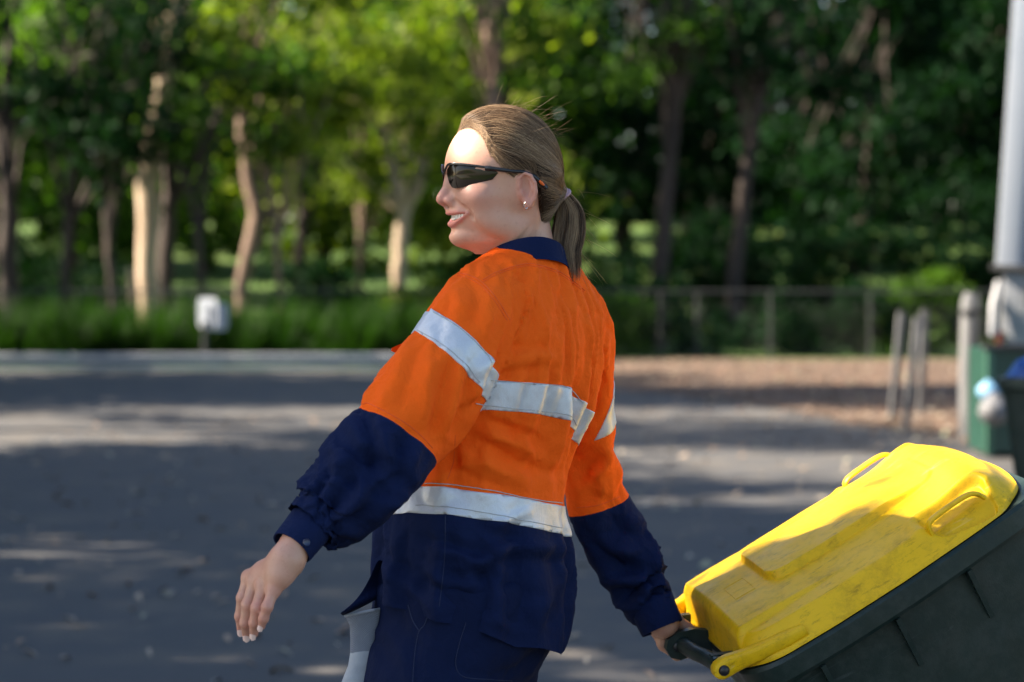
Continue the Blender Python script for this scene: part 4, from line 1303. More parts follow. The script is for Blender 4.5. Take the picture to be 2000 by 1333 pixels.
# ------------------------------------------------------------------ the person: figure and hands
person = empty("person", (float(P(930, 1000, 3.7)[0]), 3.70, 0))
tag(person, "person in orange high-visibility shirt, navy trousers and sunglasses, pulling the bin", "person")
PB = np.array([person.location.x, person.location.y, 0.0])

def pc(px, py, Y, r): return tuple(P(px, py, Y)) + (r,)

# left hand (hanging free): wrist, palm, four fingers and thumb
LW = [pc(602, 1032, 3.408, .0200), pc(580, 1062, 3.392, .0215), pc(561, 1094, 3.382, .0245)]
lf = {  # knuckle, middle joint, end joint, tip
 'index': [(487, 1128, 3.425, .0098), (474, 1168, 3.418, .0084), (469, 1204, 3.424, .0074), (471, 1231, 3.432, .0062)],
 'middle': [(499, 1136, 3.405, .0102), (484, 1182, 3.395, .0087), (479, 1217, 3.400, .0077), (482, 1241, 3.410, .0064)],
 'ring': [(515, 1146, 3.386, .0098), (502, 1188, 3.373, .0084), (497, 1217, 3.380, .0075), (496, 1238, 3.390, .0063)],
 'pinky': [(534, 1154, 3.368, .0088), (522, 1186, 3.357, .0076), (515, 1208, 3.361, .0067), (511, 1223, 3.367, .0056)]}
lth = [(545, 1110, 3.425, .016), (512, 1140, 3.452, .0125), (500, 1172, 3.462, .0098), (498, 1196, 3.462, .0076)]
def hand_sdf(wrist, fingers, thumb, bulge):
    W = wrist
    def f(p):
        d = chain(p, W, .01)
        for k in fingers:
            c = fingers[k]
            d = smin(d, cone(p, W[-1][:3], c[0][:3], .0165, c[0][3] * 1.12), .014)
        d = smin(d, cone(p, thumb[0][:3], thumb[1][:3], thumb[0][3], thumb[1][3]), .014)
        for c in bulge: d = smin(d, np.linalg.norm(p - np.array(c[:3]), axis=1) - c[3], .012)
        for k in fingers:
            c = fingers[k]
            e = chain(p, c, .0022)
            for j in (0, 1, 2):                                   # knuckles
                e = smin(e, np.linalg.norm(p - np.array(c[j][:3]), axis=1) - c[j][3] * (1.12 if j == 0 else 1.03), .004)
            d = smin(d, e, .0045)
        e = chain(p, thumb[1:], .003)
        return smin(d, e, .006)
    return f
LFn = {k: [pc(*q) for q in v] for k, v in lf.items()}
LTh = [pc(*q) for q in lth]
lbul = [pc(548, 1125, 3.372, .0165), pc(520, 1118, 3.41, .015)]
lhand = hand_sdf(LW, LFn, LTh, lbul)
allp = np.array([q[:3] for v in LFn.values() for q in v] + [q[:3] for q in LTh] + [q[:3] for q in LW])
lV, lF = surface_nets(lhand, allp.min(0) - .035, allp.max(0) + .035, .0020)

# right hand closed round the bin's handle bar
def bin_w(x, y, z): return BIN_R @ np.array([x, y, z]) + BIN_T
BX, BY, BZ = BIN_R[:, 0], BIN_R[:, 1], BIN_R[:, 2]
RW = [tuple(P(1278, 1190, 3.905)) + (.021,), tuple(P(1296, 1218, 3.902)) + (.0225,), tuple(bin_w(-.098, -.034, .054)) + (.024,)]
def curl(x, y0, rad, n0, r):
    """finger round the bar (axis x = bar, centre y0,0): over the top, down the far side and back underneath"""
    out = []
    for a, rr_ in zip(n0, r):
        out.append(tuple(bin_w(x, y0 + math.cos(math.radians(a)) * rad, math.sin(math.radians(a)) * rad)) + (rr_,))
    return out
yb0 = -.011
RFn = {n: curl(x, yb0, .0225, (62, -5, -75, -150), (.0102 * s, .0089 * s, .0079 * s, .0066 * s)) for n, x, s in (('index', -.060, 1.0), ('middle', -.081, 1.04), ('ring', -.1015, 1.0), ('pinky', -.120, .88))}
for n in RFn: RFn[n][0] = tuple(np.array(RFn[n][0][:3]) + BZ * .006) + (RFn[n][0][3],)
RTh = [tuple(bin_w(-.080, -.030, .026)) + (.0145,), tuple(bin_w(-.058, -.036, .004)) + (.0115,), tuple(bin_w(-.050, -.028, -.020)) + (.0098,), tuple(bin_w(-.058, -.012, -.030)) + (.0078,)]
rbul = [tuple(bin_w(-.088, -.012, .028)) + (.0165,)]
rhand = hand_sdf(RW, RFn, RTh, rbul)
allp = np.array([q[:3] for v in RFn.values() for q in v] + [q[:3] for q in RTh] + [q[:3] for q in RW])
rV, rF = surface_nets(rhand, allp.min(0) - .035, allp.max(0) + .035, .0020)

# the rest of the figure, under the clothes
def pz(px, py, Y): return P(px, py, Y)
ARM_L = [pc(945, 605, 3.60, .045), pc(860, 755, 3.52, .036), pc(775, 862, 3.48, .030), pc(695, 938, 3.45, .028), pc(600, 1038, 3.395, .027)]
ARM_R = [pc(1130, 650, 3.83, .055), pc(1172, 860, 3.88, .045), pc(1200, 1010, 3.90, .040), pc(1240, 1100, 3.90, .037), pc(1278, 1185, 3.90, .027)]
LEGS = {'l': [pc(850, 1230, 3.63, .085), pc(835, 1300, 3.62, .080)], 'r': [pc(985, 1240, 3.79, .085), pc(955, 1320, 3.79, .078)]}
LEG_L = [tuple(P(855, 1225, 3.63)) + (.088,), (-.135, 3.61, .50, .056), (-.05, 3.60, .28, .050), (-.02, 3.60, .10, .036)]
LEG_R = [tuple(P(985, 1240, 3.79)) + (.088,), (-.165, 3.80, .50, .056), (-.30, 3.80, .29, .050), (-.36, 3.80, .10, .036)]
def torso_in(p):
    d = chain(p, [tuple(P(925, 1200, 3.70)) + (.135,), tuple(P(935, 1000, 3.70)) + (.118,), tuple(P(985, 760, 3.70)) + (.130,), tuple(P(1020, 600, 3.70)) + (.095,), tuple(P(1028, 500, 3.70)) + (.055,)], .05)
    d = smin(d, chain(p, [tuple(P(1020, 590, 3.70)) + (.06,), ARM_L[0]], .03), .05)
    d = smin(d, chain(p, [tuple(P(1020, 590, 3.70)) + (.06,), ARM_R[0]], .03), .05)
    d = smin(d, chain(p, ARM_L, .02), .03); d = smin(d, chain(p, ARM_R, .02), .03)
    for L in (LEG_L, LEG_R): d = smin(d, chain(p, L, .02), .03)
    return d
# finger nails of the free hand
M_NAIL = simple("nail", (.80, .56, .50), (.86, .66, .60), 50, .25)
camv = np.array([0, 0, H])
for n, c in LFn.items():
    nb = MB()
    b = c[3]; ax = np.array(b[:3]) - np.array(c[2][:3]); ax /= np.linalg.norm(ax)
    up = camv - np.array(b[:3]); up = up + np.array([-.9, 0, 0]); up -= ax * (up @ ax); up /= np.linalg.norm(up)
    sd = np.cross(ax, up); r = b[3]
    o = np.array(b[:3]) + ax * r * .35 - PB
    rings = []
    for t in np.linspace(-1, 1, 7):
        w = math.sqrt(max(0.02, 1 - t ** 4)) * .80
        rings.append([o + ax * t * r * .95 + (sd * math.sin(s * w) + up * math.cos(s * w)) * r * (1.07 if t < .7 else 1.02) for s in np.linspace(-1, 1, 7)])
    base = len(nb.v)
    for r_ in rings: nb.v += [tuple(q) for q in r_]
    for i in range(6):
        for j in range(6): nb.f.append((base + i * 7 + j, base + i * 7 + j + 1, base + (i + 1) * 7 + j + 1, base + (i + 1) * 7 + j))
    nb.build("fingernail", M_NAIL, person)

# hair
hr = put_poly("hair", h2w(cV) - PB, cF, M_SCALP, person, np.full(len(cV), .06) + .10 * pnoise(cV * np.array([.4, 1, 1]), 90))
cw = MB(); cw.v = [tuple(h2w(np.array(v)) - PB) for v in core.v]; cw.f = core.f
co = cw.build("ponytail", M_HAIR, hr)
set_tint(co.data, np.full(len(co.data.vertices), .18))
Vs, Fs, Ts = join_meshes([(SV, SF, ST), (TV, TF, TT), (FV, FF, FT), (FV2, FF2, FT2), (FV3, FF3, FT3)])
put_poly("hair_strands", h2w(Vs) - PB, Fs, M_HAIR, hr, Ts)
tie = MB()
tdir = np.array([-.78, 0, -.62]); tdir /= np.linalg.norm(tdir); tsx = np.array([0, 1, 0]); tsy = np.cross(tdir, tsx)
for k in range(5):
    c = TIE + tdir * (-.006 + k * .0042) + np.array([.001, 0, .001])
    pts = [h2w(c + (.0118 + .0012 * math.sin(k * 2.1)) * (tsx * math.cos(a) + tsy * math.sin(a)) + tdir * .0012 * math.sin(3 * a + k)) - PB for a in np.linspace(0, 2 * math.pi, 25)]
    tie.tube(pts, .0026, 8, cap=False)
tie.build("hair_tie", simple("lilac_hair_tie", (.42, .26, .30), (.52, .34, .38), 400, .85, bmp=.5, bscale=900, bdist=.001), hr)

# teeth
th = MB()
for i in range(-6, 7):
    a = i * .0050
    x = .0798 - 14.0 * a * a
    nrm = math.atan2(26 * a, 1)
    M = Matrix.Translation(Vector(h2w((x, a, -.0590 + .0030 * (i / 6) ** 2)) - PB)) @ Matrix([list(HF), list(HL), list(HU)]).transposed().to_4x4() @ Matrix.Rotation(nrm, 4, 'Z')
    th.box((0, 0, 0), (.005, .0044, .0098 - .0008 * abs(i)), M, .0014)
th.build("teeth", simple("tooth_enamel", (.82, .78, .70), (.86, .83, .76), 60, .22), person)

# sunglasses: wrap lens, half rim, temple arms with orange tips
M_FRAME = simple("black_frame_plastic", (.012, .012, .014), (.018, .018, .02), 60, .22)
m_, nt_x, b_ = mat_new("smoked_lens")
b_.inputs["Base Color"].default_value = (.010, .007, .005, 1); b_.inputs["Roughness"].default_value = .04; b_.inputs["Specular IOR Level"].default_value = .3
M_LENS = m_
M_OR = simple("orange_temple_tip", (.8, .13, .01), (.85, .16, .015), 20, .4)
def lens_pt(L, Z, off=0.0):
    a = abs(L)
    X = .0945 - .037 * (a / .066) ** 2.5 - .020 * (a / .066) ** 5 - .10 * (Z - .008) ** 2 / .02
    return np.array([X + off, L, Z])
lens_out = [(.0145, .006), (.0155, .013), (.022, .0190), (.032, .0205), (.046, .019), (.058, .0165), (.0665, .0135), (.0685, .006), (.0655, -.004), (.056, -.0095), (.044, -.0145), (.033, -.0165), (.026, -.0155), (.020, -.008), (.0165, .000)]
sgl = None
for sgn in (1, -1):
    f = MB(); n = len(lens_out); c = (.036, .004)
    rings = []
    for t in (0.0, .35, .7, .92, 1.0):
        rings.append([h2w(lens_pt(sgn * (c[0] + (q[0] - c[0]) * max(t, .001)), c[1] + (q[1] - c[1]) * max(t, .001))) - PB for q in lens_out])
    inner = [[h2w(lens_pt(sgn * (c[0] + (q[0] - c[0]) * t), c[1] + (q[1] - c[1]) * t, -.0022)) - PB for q in lens_out] for t in (1.0, .5, .001)]
    f.loft(rings + inner, True)
    if sgn == 1:
        fr = MB()
        top = [(.0685, .0125), (.058, .0165), (.046, .0193), (.032, .0208), (.020, .0198), (.0115, .0138), (.006, .0085), (0, .0075)]
        top = top + [(-a, b) for a, b in top[-2::-1]]
        ptsq = [h2w(lens_pt(a, b, .0012)) - PB for a, b in top]
        ptsq = [p for p in spline(np.array(ptsq), 50)]
        fr.tube(ptsq, [.0016] * 50, 8, flat=1.2)
        sgl = fr.build("sunglasses", M_FRAME, person)
    f.build("lens", M_LENS, sgl)
for sgn in (1, -1):
    f = MB()
    tp_ = [(.0475, .0685, .0130), (.040, .0725, .0125), (.025, .0765, .0105), (.008, .0785, .0085), (-.010, .0775, .0075), (-.024, .0760, .002), (-.036, .0750, -.007), (-.046, .0740, -.0165)]
    pts = [h2w((x, sgn * l, z)) - PB for x, l, z in spline(np.array(tp_), 26)]
    f.tube(pts, [.0036] * 4 + [.0030] * 6 + [.0024] * 8 + [.0032] * 8, 10, flat=1.1); t_ = f.build("temple_arm", M_FRAME, sgl)
    f = MB(); pts = [h2w((x, sgn * (l + .0022), z)) - PB for x, l, z in ((-.0335, .0752, -.0050), (-.0375, .0750, -.0085), (-.0415, .0746, -.0120))]
    f.tube(pts, [.0018, .0024, .0016], 8); f.build("temple_tip", M_OR, sgl)
f = MB()
f.tube([h2w((-.0125 + .0035 * math.cos(a), .0815 + .002 * math.sin(a), -.0425 + .0050 * math.sin(a))) - PB for a in np.linspace(-2.4, 1.2, 12)], .0011, 8)
f.build("earring", simple("silver", (.6, .6, .62), (.7, .7, .72), 30, .2, 1.0), person)
# ------------------------------------------------------------------ the person: shirt
TF_, TR_ = np.array([-.84, .54, 0]), np.array([.54, .84, 0])           # torso faces / its right side
TF_ /= np.linalg.norm(TF_); TR_ /= np.linalg.norm(TR_)
# stations: image row, left and right outline of the trunk, centre depth, ratio depth/width of the section
ST_ = [(470, 985, 1075, 3.70, .80), (500, 962, 1100, 3.70, .72), (545, 925, 1132, 3.70, .66), (600, 897, 1160, 3.70, .62), (680, 868, 1178, 3.70, .62), (760, 842, 1165, 3.70, .63), (860, 806, 1112, 3.70, .66), (940, 768, 1086, 3.70, .68),
       (1000, 750, 1086, 3.70, .70), (1050, 746, 1108, 3.70, .70), (1095, 744, 1120, 3.70, .70), (1150, 750, 1116, 3.70, .70), (1210, 750, 1104, 3.70, .70), (1270, 758, 1092, 3.70, .70), (1310, 764, 1080, 3.70, .70)]
_sz, _sc, _sa, _sb = [], [], [], []
for py, l, r, Y, k in ST_:
    c = P((l + r) / 2, py, Y); hw = (r - l) / 2 / F_PX * Y
    a = hw / math.sqrt(TR_[0] ** 2 + (k * TF_[0]) ** 2)
    _sz.append(c[2]); _sc.append(c[0]); _sa.append(a); _sb.append(a * k)
def trunk_frame(p):
    cx = smooth_interp(p[:, 2], _sz, _sc)
    q = p - np.stack([cx, np.full(len(p), 3.70), p[:, 2]], 1)
    return q @ TR_, q @ TF_
def trunk(p):
    u, v = trunk_frame(p)
    a, b = smooth_interp(p[:, 2], _sz, _sa), smooth_interp(p[:, 2], _sz, _sb)
    r = (np.abs(u / a) ** 2.35 + np.abs(v / b) ** 2.35 + 1e-9) ** (1 / 2.35)
    return np.maximum((r - 1) * np.minimum(a, b) * .95, p[:, 2] - _sz[0])
SL_L = [pc(948, 614, 3.61, .067), pc(917, 662, 3.575, .0675), pc(875, 724, 3.54, .0660), pc(816, 784, 3.51, .0625), pc(778, 834, 3.49, .0600), pc(752, 880, 3.47, .0575), pc(702, 928, 3.455, .0585), pc(658, 974, 3.44, .0500), pc(618, 1020, 3.42, .0400), pc(590, 1046, 3.41, .0350)]
SL_R = [pc(1112, 655, 3.80, .070), pc(1132, 745, 3.85, .053), pc(1146, 830, 3.88, .0465), pc(1158, 915, 3.90, .0435), pc(1168, 985, 3.91, .0420), pc(1205, 1050, 3.92, .0430), pc(1240, 1105, 3.92, .0430), pc(1262, 1160, 3.915, .0390), pc(1280, 1200, 3.905, .0340), pc(1290, 1222, 3.90, .0320)]
def shirt_solid(p):
    d = trunk(p)
    d = smin(d, chain(p, [tuple(P(1020, 562, 3.70)) + (.046,), pc(945, 602, 3.62, .061)], .02), .035)
    d = smin(d, chain(p, [tuple(P(1030, 562, 3.70)) + (.046,), pc(1086, 616, 3.78, .064)], .02), .035)
    d = smin(d, chain(p, SL_R, .016), .016)
    d = smin(d, chain(p, SL_L, .016), .014)
    d = smin(d, cone(p, pc(676, 903, 3.452, 0)[:3], pc(648, 938, 3.442, 0)[:3], .0395, .0380), .008)
    return d
def sleeve_t(p, L):
    """arc length along the sleeve axis, and signed side"""
    A = np.array([q[:3] for q in L]); seg = np.linalg.norm(np.diff(A, axis=0), axis=1); cum = np.r_[0, np.cumsum(seg)]
    best = np.full(len(p), 1e9); t = np.zeros(len(p))
    for i in range(len(A) - 1):
        ba = A[i + 1] - A[i]
        h = (p - A[i]) @ ba / (ba @ ba)
        hc = np.clip(h, 0, 1)
        d = np.linalg.norm(p - A[i] - hc[:, None] * ba, axis=1) - (L[i][3] + (L[i + 1][3] - L[i][3]) * hc)
        m = d < best
        best[m] = d[m]; t[m] = cum[i] + (np.where(i == len(A) - 2, np.maximum(h, 0), hc) * seg[i])[m]
    return t, best
sV, sF = surface_nets(shirt_solid, (-.40, 3.30, .835), (.31, 4.06, 1.54), .0052)
sV = relax(sV, sF, 2, .5)
sN = vnormals(sV, sF)
dT = trunk(sV); tL, dL = sleeve_t(sV, SL_L); tR, dR = sleeve_t(sV, SL_R)
REST = sV.copy()
isL = (dL < dT) & (dL < dR); isR = (dR < dT) & ~isL


# drape: the shirt is cut a little too large and let settle as cloth over the figure, which gives its folds
GOAL, BAND, GRAV, BEND = .02, .15, .35, .6
GAIN, KEEP_LOW = 1.35, .12
def drape(grow, frames=26, h=.0098):
    V0, F0 = surface_nets(shirt_solid, (-.40, 3.30, .835), (.31, 4.06, 1.54), h)
    V0 = relax(V0, F0, 2, .5)
    tl, dl = sleeve_t(V0, SL_L); tr, dr = sleeve_t(V0, SL_R); dt = trunk(V0)
    lenL, lenR = tl.max(), tr.max()
    nL, nR = (dl < dt) & (dl < dr), (dr < dt) & ~((dl < dt) & (dl < dr))
    hem_z = .872
    fc = F0[((V0[F0][:, :, 2].mean(1) > hem_z))]
    used = np.unique(fc); mp = np.full(len(V0), -1); mp[used] = np.arange(len(used))
    V, F = V0[used], mp[fc]
    tl, tr, nL, nR = tl[used], tr[used], nL[used], nR[used]
    w = np.full(len(V), .0)
    w[nL] = np.maximum(w[nL], np.clip((tl[nL] - (lenL - .045)) / .02, 0, 1))
    w[nR] = np.maximum(w[nR], np.clip((tr[nR] - (lenR - .045)) / .02, 0, 1))
    w = np.maximum(w, np.where(~nL & ~nR, np.clip((V[:, 2] - 1.425) / .03, 0, 1), 0))
    qx_, qy_ = V[:, 2], V[:, 0]
    tb_ = lambda lo, hi: (~nL & ~nR & (V[:, 2] > lo) & (V[:, 2] < hi))
    w = np.maximum(w, GOAL)
    band = tb_(1.170, 1.215) | tb_(1.335, 1.372) | (nL & (np.abs(tl - .10) < .02))
    w = np.maximum(w, np.where(band, BAND, 0))
    so = put("cloth_source", mesh_from("cloth_source", V, F))
    vg = so.vertex_groups.new(name="pin")
    for q in np.unique(np.round(w, 2)):
        if q > 0: vg.add([int(i) for i in np.nonzero(np.round(w, 2) == q)[0]], float(q), 'REPLACE')
    CV, CF = surface_nets(lambda p: shirt_solid(p) + .013, (-.42, 3.28, .80), (.33, 4.08, 1.56), .014)
    co_ = put("cloth_body", mesh_from("cloth_body", relax(CV, CF, 2, .5), CF))
    cm = co_.modifiers.new("collision", 'COLLISION')
    co_.collision.thickness_outer = .003; co_.collision.cloth_friction = 12
    md = so.modifiers.new("cloth", 'CLOTH'); st = md.settings
    st.quality = 5; st.mass = .25; st.air_damping = 2.5
    st.tension_stiffness = st.compression_stiffness = 18; st.shear_stiffness = 8; st.bending_stiffness = BEND
    st.tension_damping = st.compression_damping = 12; st.bending_damping = .6
    st.effector_weights.gravity = GRAV
    st.vertex_group_mass = "pin"; st.pin_stiffness = 1
    st.shrink_min = -grow; st.shrink_max = -grow
    md.collision_settings.use_collision = True; md.collision_settings.distance_min = .004; md.collision_settings.use_self_collision = False
    md.point_cache.frame_start = 1; md.point_cache.frame_end = frames
    for f in range(1, frames + 1): SC.frame_set(f)
    ev = so.evaluated_get(bpy.context.evaluated_depsgraph_get()); me = ev.to_mesh()
    W = np.empty(len(V) * 3); me.vertices.foreach_get("co", W); W = W.reshape(-1, 3)
    ev.to_mesh_clear()
    for o in (so, co_):
        me_ = o.data; bpy.data.objects.remove(o); bpy.data.meshes.remove(me_)
    SC.frame_set(1)
    D = W - V
    low = D.copy()
    e = np.concatenate([np.stack([F[:, k], F[:, (k + 1) % 4]], 1) for k in range(4)]); e = np.concatenate([e, e[:, ::-1]])
    cnt = np.bincount(e[:, 0], minlength=len(V))[:, None]
    for _ in range(70):
        acc = np.zeros_like(low); np.add.at(acc, e[:, 0], low[e[:, 1]]); low = .3 * low + .7 * acc / cnt
    return V, (D - low) * GAIN + low * KEEP_LOW

DV, DD = drape(.14)
DSCALE = 1.0
# folds: strokes (pixel polyline of the visible side), width px, depth mm; part: T trunk, L / R sleeves
FOLDS = [
 ('T', [(1108, 640), (1110, 720), (1112, 800), (1113, 900), (1114, 1000)], 9, -3.5), ('T', [(1128, 660), (1138, 740), (1150, 820)], 9, 1.5), ('T', [(1146, 650), (1160, 720), (1166, 800)], 7, -2),
 ('T', [(1085, 640), (1094, 740), (1098, 860)], 16, 4),
 ('T', [(1005, 525), (996, 580), (985, 625)], 8, 5), ('T', [(1020, 530), (1008, 590), (992, 650)], 8, -5), ('T', [(1042, 535), (1030, 590), (1005, 660)], 9, 4.5),
 ('T', [(1070, 545), (1062, 620), (1055, 700)], 12, 3), ('T', [(1095, 560), (1090, 640)], 9, -3),
 ('T', [(950, 720), (1000, 705), (1050, 700)], 7, 3.2), ('T', [(955, 735), (1010, 722), (1060, 715)], 6, -3),
 ('T', [(985, 665), (1030, 680), (1075, 672)], 8, -3), ('T', [(1000, 690), (1040, 688), (1090, 700)], 7, 3),
 ('T', [(945, 815), (990, 830), (1045, 852)], 9, -5), ('T', [(950, 840), (1000, 858), (1040, 880)], 8, 4.5), ('T', [(930, 850), (985, 880), (1020, 905)], 8, -4.5),
 ('T', [(905, 870), (960, 905), (1010, 930)], 9, 4), ('T', [(880, 895), (930, 925), (985, 950)], 8, -4), ('T', [(1020, 900), (1060, 915), (1095, 905)], 9, -3.5),
 ('T', [(860, 925), (900, 905), (950, 890)], 7, 3.5), ('T', [(890, 830), (892, 880), (880, 935)], 7, -4), ('T', [(1070, 840), (1080, 900), (1088, 970)], 10, 3.5),
 ('T', [(955, 1020), (980, 1010), (1010, 990)], 7, 3), ('T', [(820, 965), (850, 985), (880, 970)], 7, -2.5),
 ('T', [(830, 1045), (880, 1048), (930, 1068)], 9, -5), ('T', [(940, 1020), (970, 1035), (1005, 1042)], 8, -5), ('T', [(850, 1065), (900, 1072), (945, 1092)], 9, 5),
 ('T', [(925, 1105), (960, 1068), (1010, 1058), (1080, 1064)], 11, 7), ('T', [(950, 1110), (985, 1085), (1050, 1078), (1110, 1085)], 11, -4), ('T', [(880, 1115), (930, 1108), (985, 1118)], 9, -6),
 ('T', [(830, 1128), (880, 1150), (930, 1155)], 9, -5), ('T', [(820, 1100), (860, 1120), (910, 1130)], 9, 4), ('T', [(960, 1140), (1000, 1135), (1040, 1150)], 10, -3.5), ('T', [(760, 1105), (800, 1135), (850, 1180)], 10, 4.5),
 ('T', [(745, 1060), (770, 1085), (800, 1105)], 10, -4), ('T', [(1040, 1180), (1070, 1150), (1095, 1110)], 12, 4), ('T', [(1060, 1215), (1090, 1170), (1110, 1120)], 10, -4), ('T', [(900, 1175), (960, 1195), (1010, 1215)], 9, 3),
 ('L', [(925, 545), (930, 590), (920, 630)], 8, -3.5), ('L', [(955, 570), (955, 620), (948, 660)], 8, 3), ('L', [(895, 560), (900, 610)], 9, 3),
 ('L', [(885, 690), (870, 740), (860, 800), (852, 850)], 9, -5), ('L', [(905, 715), (890, 770), (872, 840)], 8, 4.5), ('L', [(925, 735), (905, 790), (880, 850)], 8, -5), ('L', [(945, 750), (925, 790), (895, 845)], 8, 4),
 ('L', [(850, 690), (835, 750), (830, 815)], 9, 4), ('L', [(830, 660), (800, 730), (780, 790)], 9, -3.5), ('L', [(810, 670), (775, 730), (745, 780)], 9, 3), ('L', [(865, 640), (855, 665), (850, 690)], 7, -3),
 ('L', [(935, 775), (905, 800), (880, 830)], 7, -4), ('L', [(958, 690), (935, 720)], 7, 3),
 ('L', [(715, 800), (735, 850), (735, 885), (750, 900)], 10, -8), ('L', [(745, 830), (765, 880), (780, 900)], 10, 6), ('L', [(790, 850), (780, 890), (790, 930)], 9, -7), ('L', [(815, 870), (800, 920), (770, 960)], 10, 5),
 ('L', [(684, 852), (715, 878), (750, 892)], 10, -9), ('L', [(680, 880), (665, 920), (640, 960)], 10, 6), ('L', [(655, 880), (640, 930), (615, 985)], 9, -5), ('L', [(700, 910), (680, 945), (650, 985)], 9, -6),
 ('L', [(720, 925), (700, 965), (665, 1000)], 9, 5.5), ('L', [(750, 940), (725, 975), (690, 1005)], 8, -5), ('L', [(640, 900), (615, 950), (600, 985)], 8, 5), ('L', [(775, 950), (745, 985), (710, 1010)], 8, 4), ('L', [(660, 975), (640, 1000), (625, 1025)], 6, -4), ('L', [(680, 990), (662, 1015), (648, 1035)], 6, 4),
 ('R', [(1135, 930), (1150, 905), (1165, 890)], 8, -6), ('R', [(1150, 930), (1170, 905), (1178, 880)], 8, 5), ('R', [(1190, 850), (1195, 900), (1205, 960)], 9, -3.5), ('R', [(1165, 920), (1172, 950), (1170, 985)], 8, 3.5),
 ('R', [(1190, 1000), (1215, 1030), (1245, 1040)], 8, -6), ('R', [(1165, 1030), (1195, 1060), (1235, 1070)], 9, 6), ('R', [(1180, 1075), (1210, 1095), (1250, 1095)], 8, -7), ('R', [(1190, 1110), (1225, 1120), (1260, 1110)], 8, 6.5), ('R', [(1200, 1135), (1235, 1140), (1275, 1120)], 7, -6),
 ('R', [(1215, 1160), (1245, 1160), (1290, 1140)], 8, 5), ('R', [(1225, 1185), (1260, 1185), (1300, 1170)], 7, -4.5), ('R', [(1270, 1080), (1290, 1120), (1300, 1170)], 7, 5), ('R', [(1255, 1095), (1272, 1130), (1285, 1180)], 6, -6),
]
def seg_dist(qx, qy, pts):
    best = np.full(len(qx), 1e9)
    for (ax, ay), (bx, by) in zip(pts[:-1], pts[1:]):
        dx, dy = bx - ax, by - ay
        h = np.clip(((qx - ax) * dx + (qy - ay) * dy) / (dx * dx + dy * dy), 0, 1)
        best = np.minimum(best, np.hypot(qx - ax - h * dx, qy - ay - h * dy) * 1.0)
    return best
def fold_disp(V, N, part):
    qx, qy = proj(V)
    face = np.clip(((np.array([0, 0, H]) - V) * N).sum(1) / np.linalg.norm(V - np.array([0, 0, H]), axis=1) * 2.2 + .25, 0, 1)
    out = np.zeros(len(V))
    for who, pts, w, dep in FOLDS:
        m = part == who
        d = seg_dist(qx[m], qy[m], pts)
        # fade at the ends
        e0 = np.hypot(qx[m] - pts[0][0], qy[m] - pts[0][1]); e1 = np.hypot(qx[m] - pts[-1][0], qy[m] - pts[-1][1])
        out[m] += dep * .0017 * np.exp(-(d / (w * 1.25)) ** 2) * (.35 + .65 * np.clip(np.minimum(e0, e1) / (w * 1.6), 0, 1)) * face[m]
    return out
part = np.where(isL, 'L', np.where(isR, 'R', 'T'))
dsp = fold_disp(sV, sN, part)
# wandering wrinkles everywhere, denser where the sleeves bunch
wq = sV + .035 * np.stack([pnoise(sV, 7, o) for o in (0.3, 5.1, 9.7)], 1)
r1 = 1 - np.abs(pnoise(wq, 17, 2.0, (1, 1, .75))) * 2
r2 = 1 - np.abs(pnoise(wq, 33, 6.0, (1, 1, .8))) * 2
amp = np.full(len(sV), .0008); amp[isL] = .0008 + .0014 * np.clip((tL[isL] - .20) / .08, 0, 1); amp[isR] = .0008 + .0014 * np.clip((tR[isR] - .24) / .06, 0, 1)
lowT = ~isL & ~isR & (sV[:, 2] < 1.18); amp[lowT] = .0011
dsp += amp * (r1 * .8 + r2 * .45) + .003 * pnoise(sV, 9, 3.3)
from mathutils.kdtree import KDTree
kd = KDTree(len(DV))
for i, v in enumerate(DV.tolist()): kd.insert(v, i)
kd.balance()
drp = np.empty_like(sV)
for i, v in enumerate(sV.tolist()):
    nb_ = kd.find_n(v, 6)
    ww = np.array([1 / (q[2] + .0015) ** 2 for q in nb_]); ii = [q[1] for q in nb_]
    drp[i] = (DD[ii] * ww[:, None]).sum(0) / ww.sum()
sV = sV + drp + sN * (dsp * DSCALE)[:, None]

# one subdivision level on triangles is made by cutting, here the quads are kept fine enough; trim at hem, neck and cuffs
F3 = tri(sF)
attrs = [REST]
def boundary_fn(px_pts, f=shirt_solid):
    return hit_many(f, px_pts)
def trunk_az(p):
    u, v = trunk_frame(p); return np.arctan2(v, u)
def az_curve(px_pts):
    """height as a function of azimuth round the trunk, from the visible outline, closed round the hidden side"""
    W = boundary_fn(px_pts, trunk); a = trunk_az(W); z = W[:, 2]
    o = np.argsort(a); a, z = a[o], z[o]
    return lambda p: np.interp(trunk_az(p), np.r_[a[-1] - 2 * np.pi, a, a[0] + 2 * np.pi], np.r_[z[-1], z, z[0]])
z_hem = az_curve([(760, 1166), (800, 1178), (850, 1196), (905, 1208), (960, 1226), (1005, 1245), (1040, 1244), (1070, 1252), (1086, 1256)])
z_t1a = az_curve([(770, 950), (800, 940), (862, 941), (948, 953), (1044, 972), (1108, 981)])
z_t1b = az_curve([(745, 998), (804, 992), (876, 995), (948, 1006), (1044, 1025), (1108, 1038)])
z_t2a = az_curve([(905, 742), (955, 739), (1106, 752), (1140, 782), (1158, 806)])
z_t2b = az_curve([(880, 790), (924, 793), (1108, 814), (1130, 838), (1150, 862)])
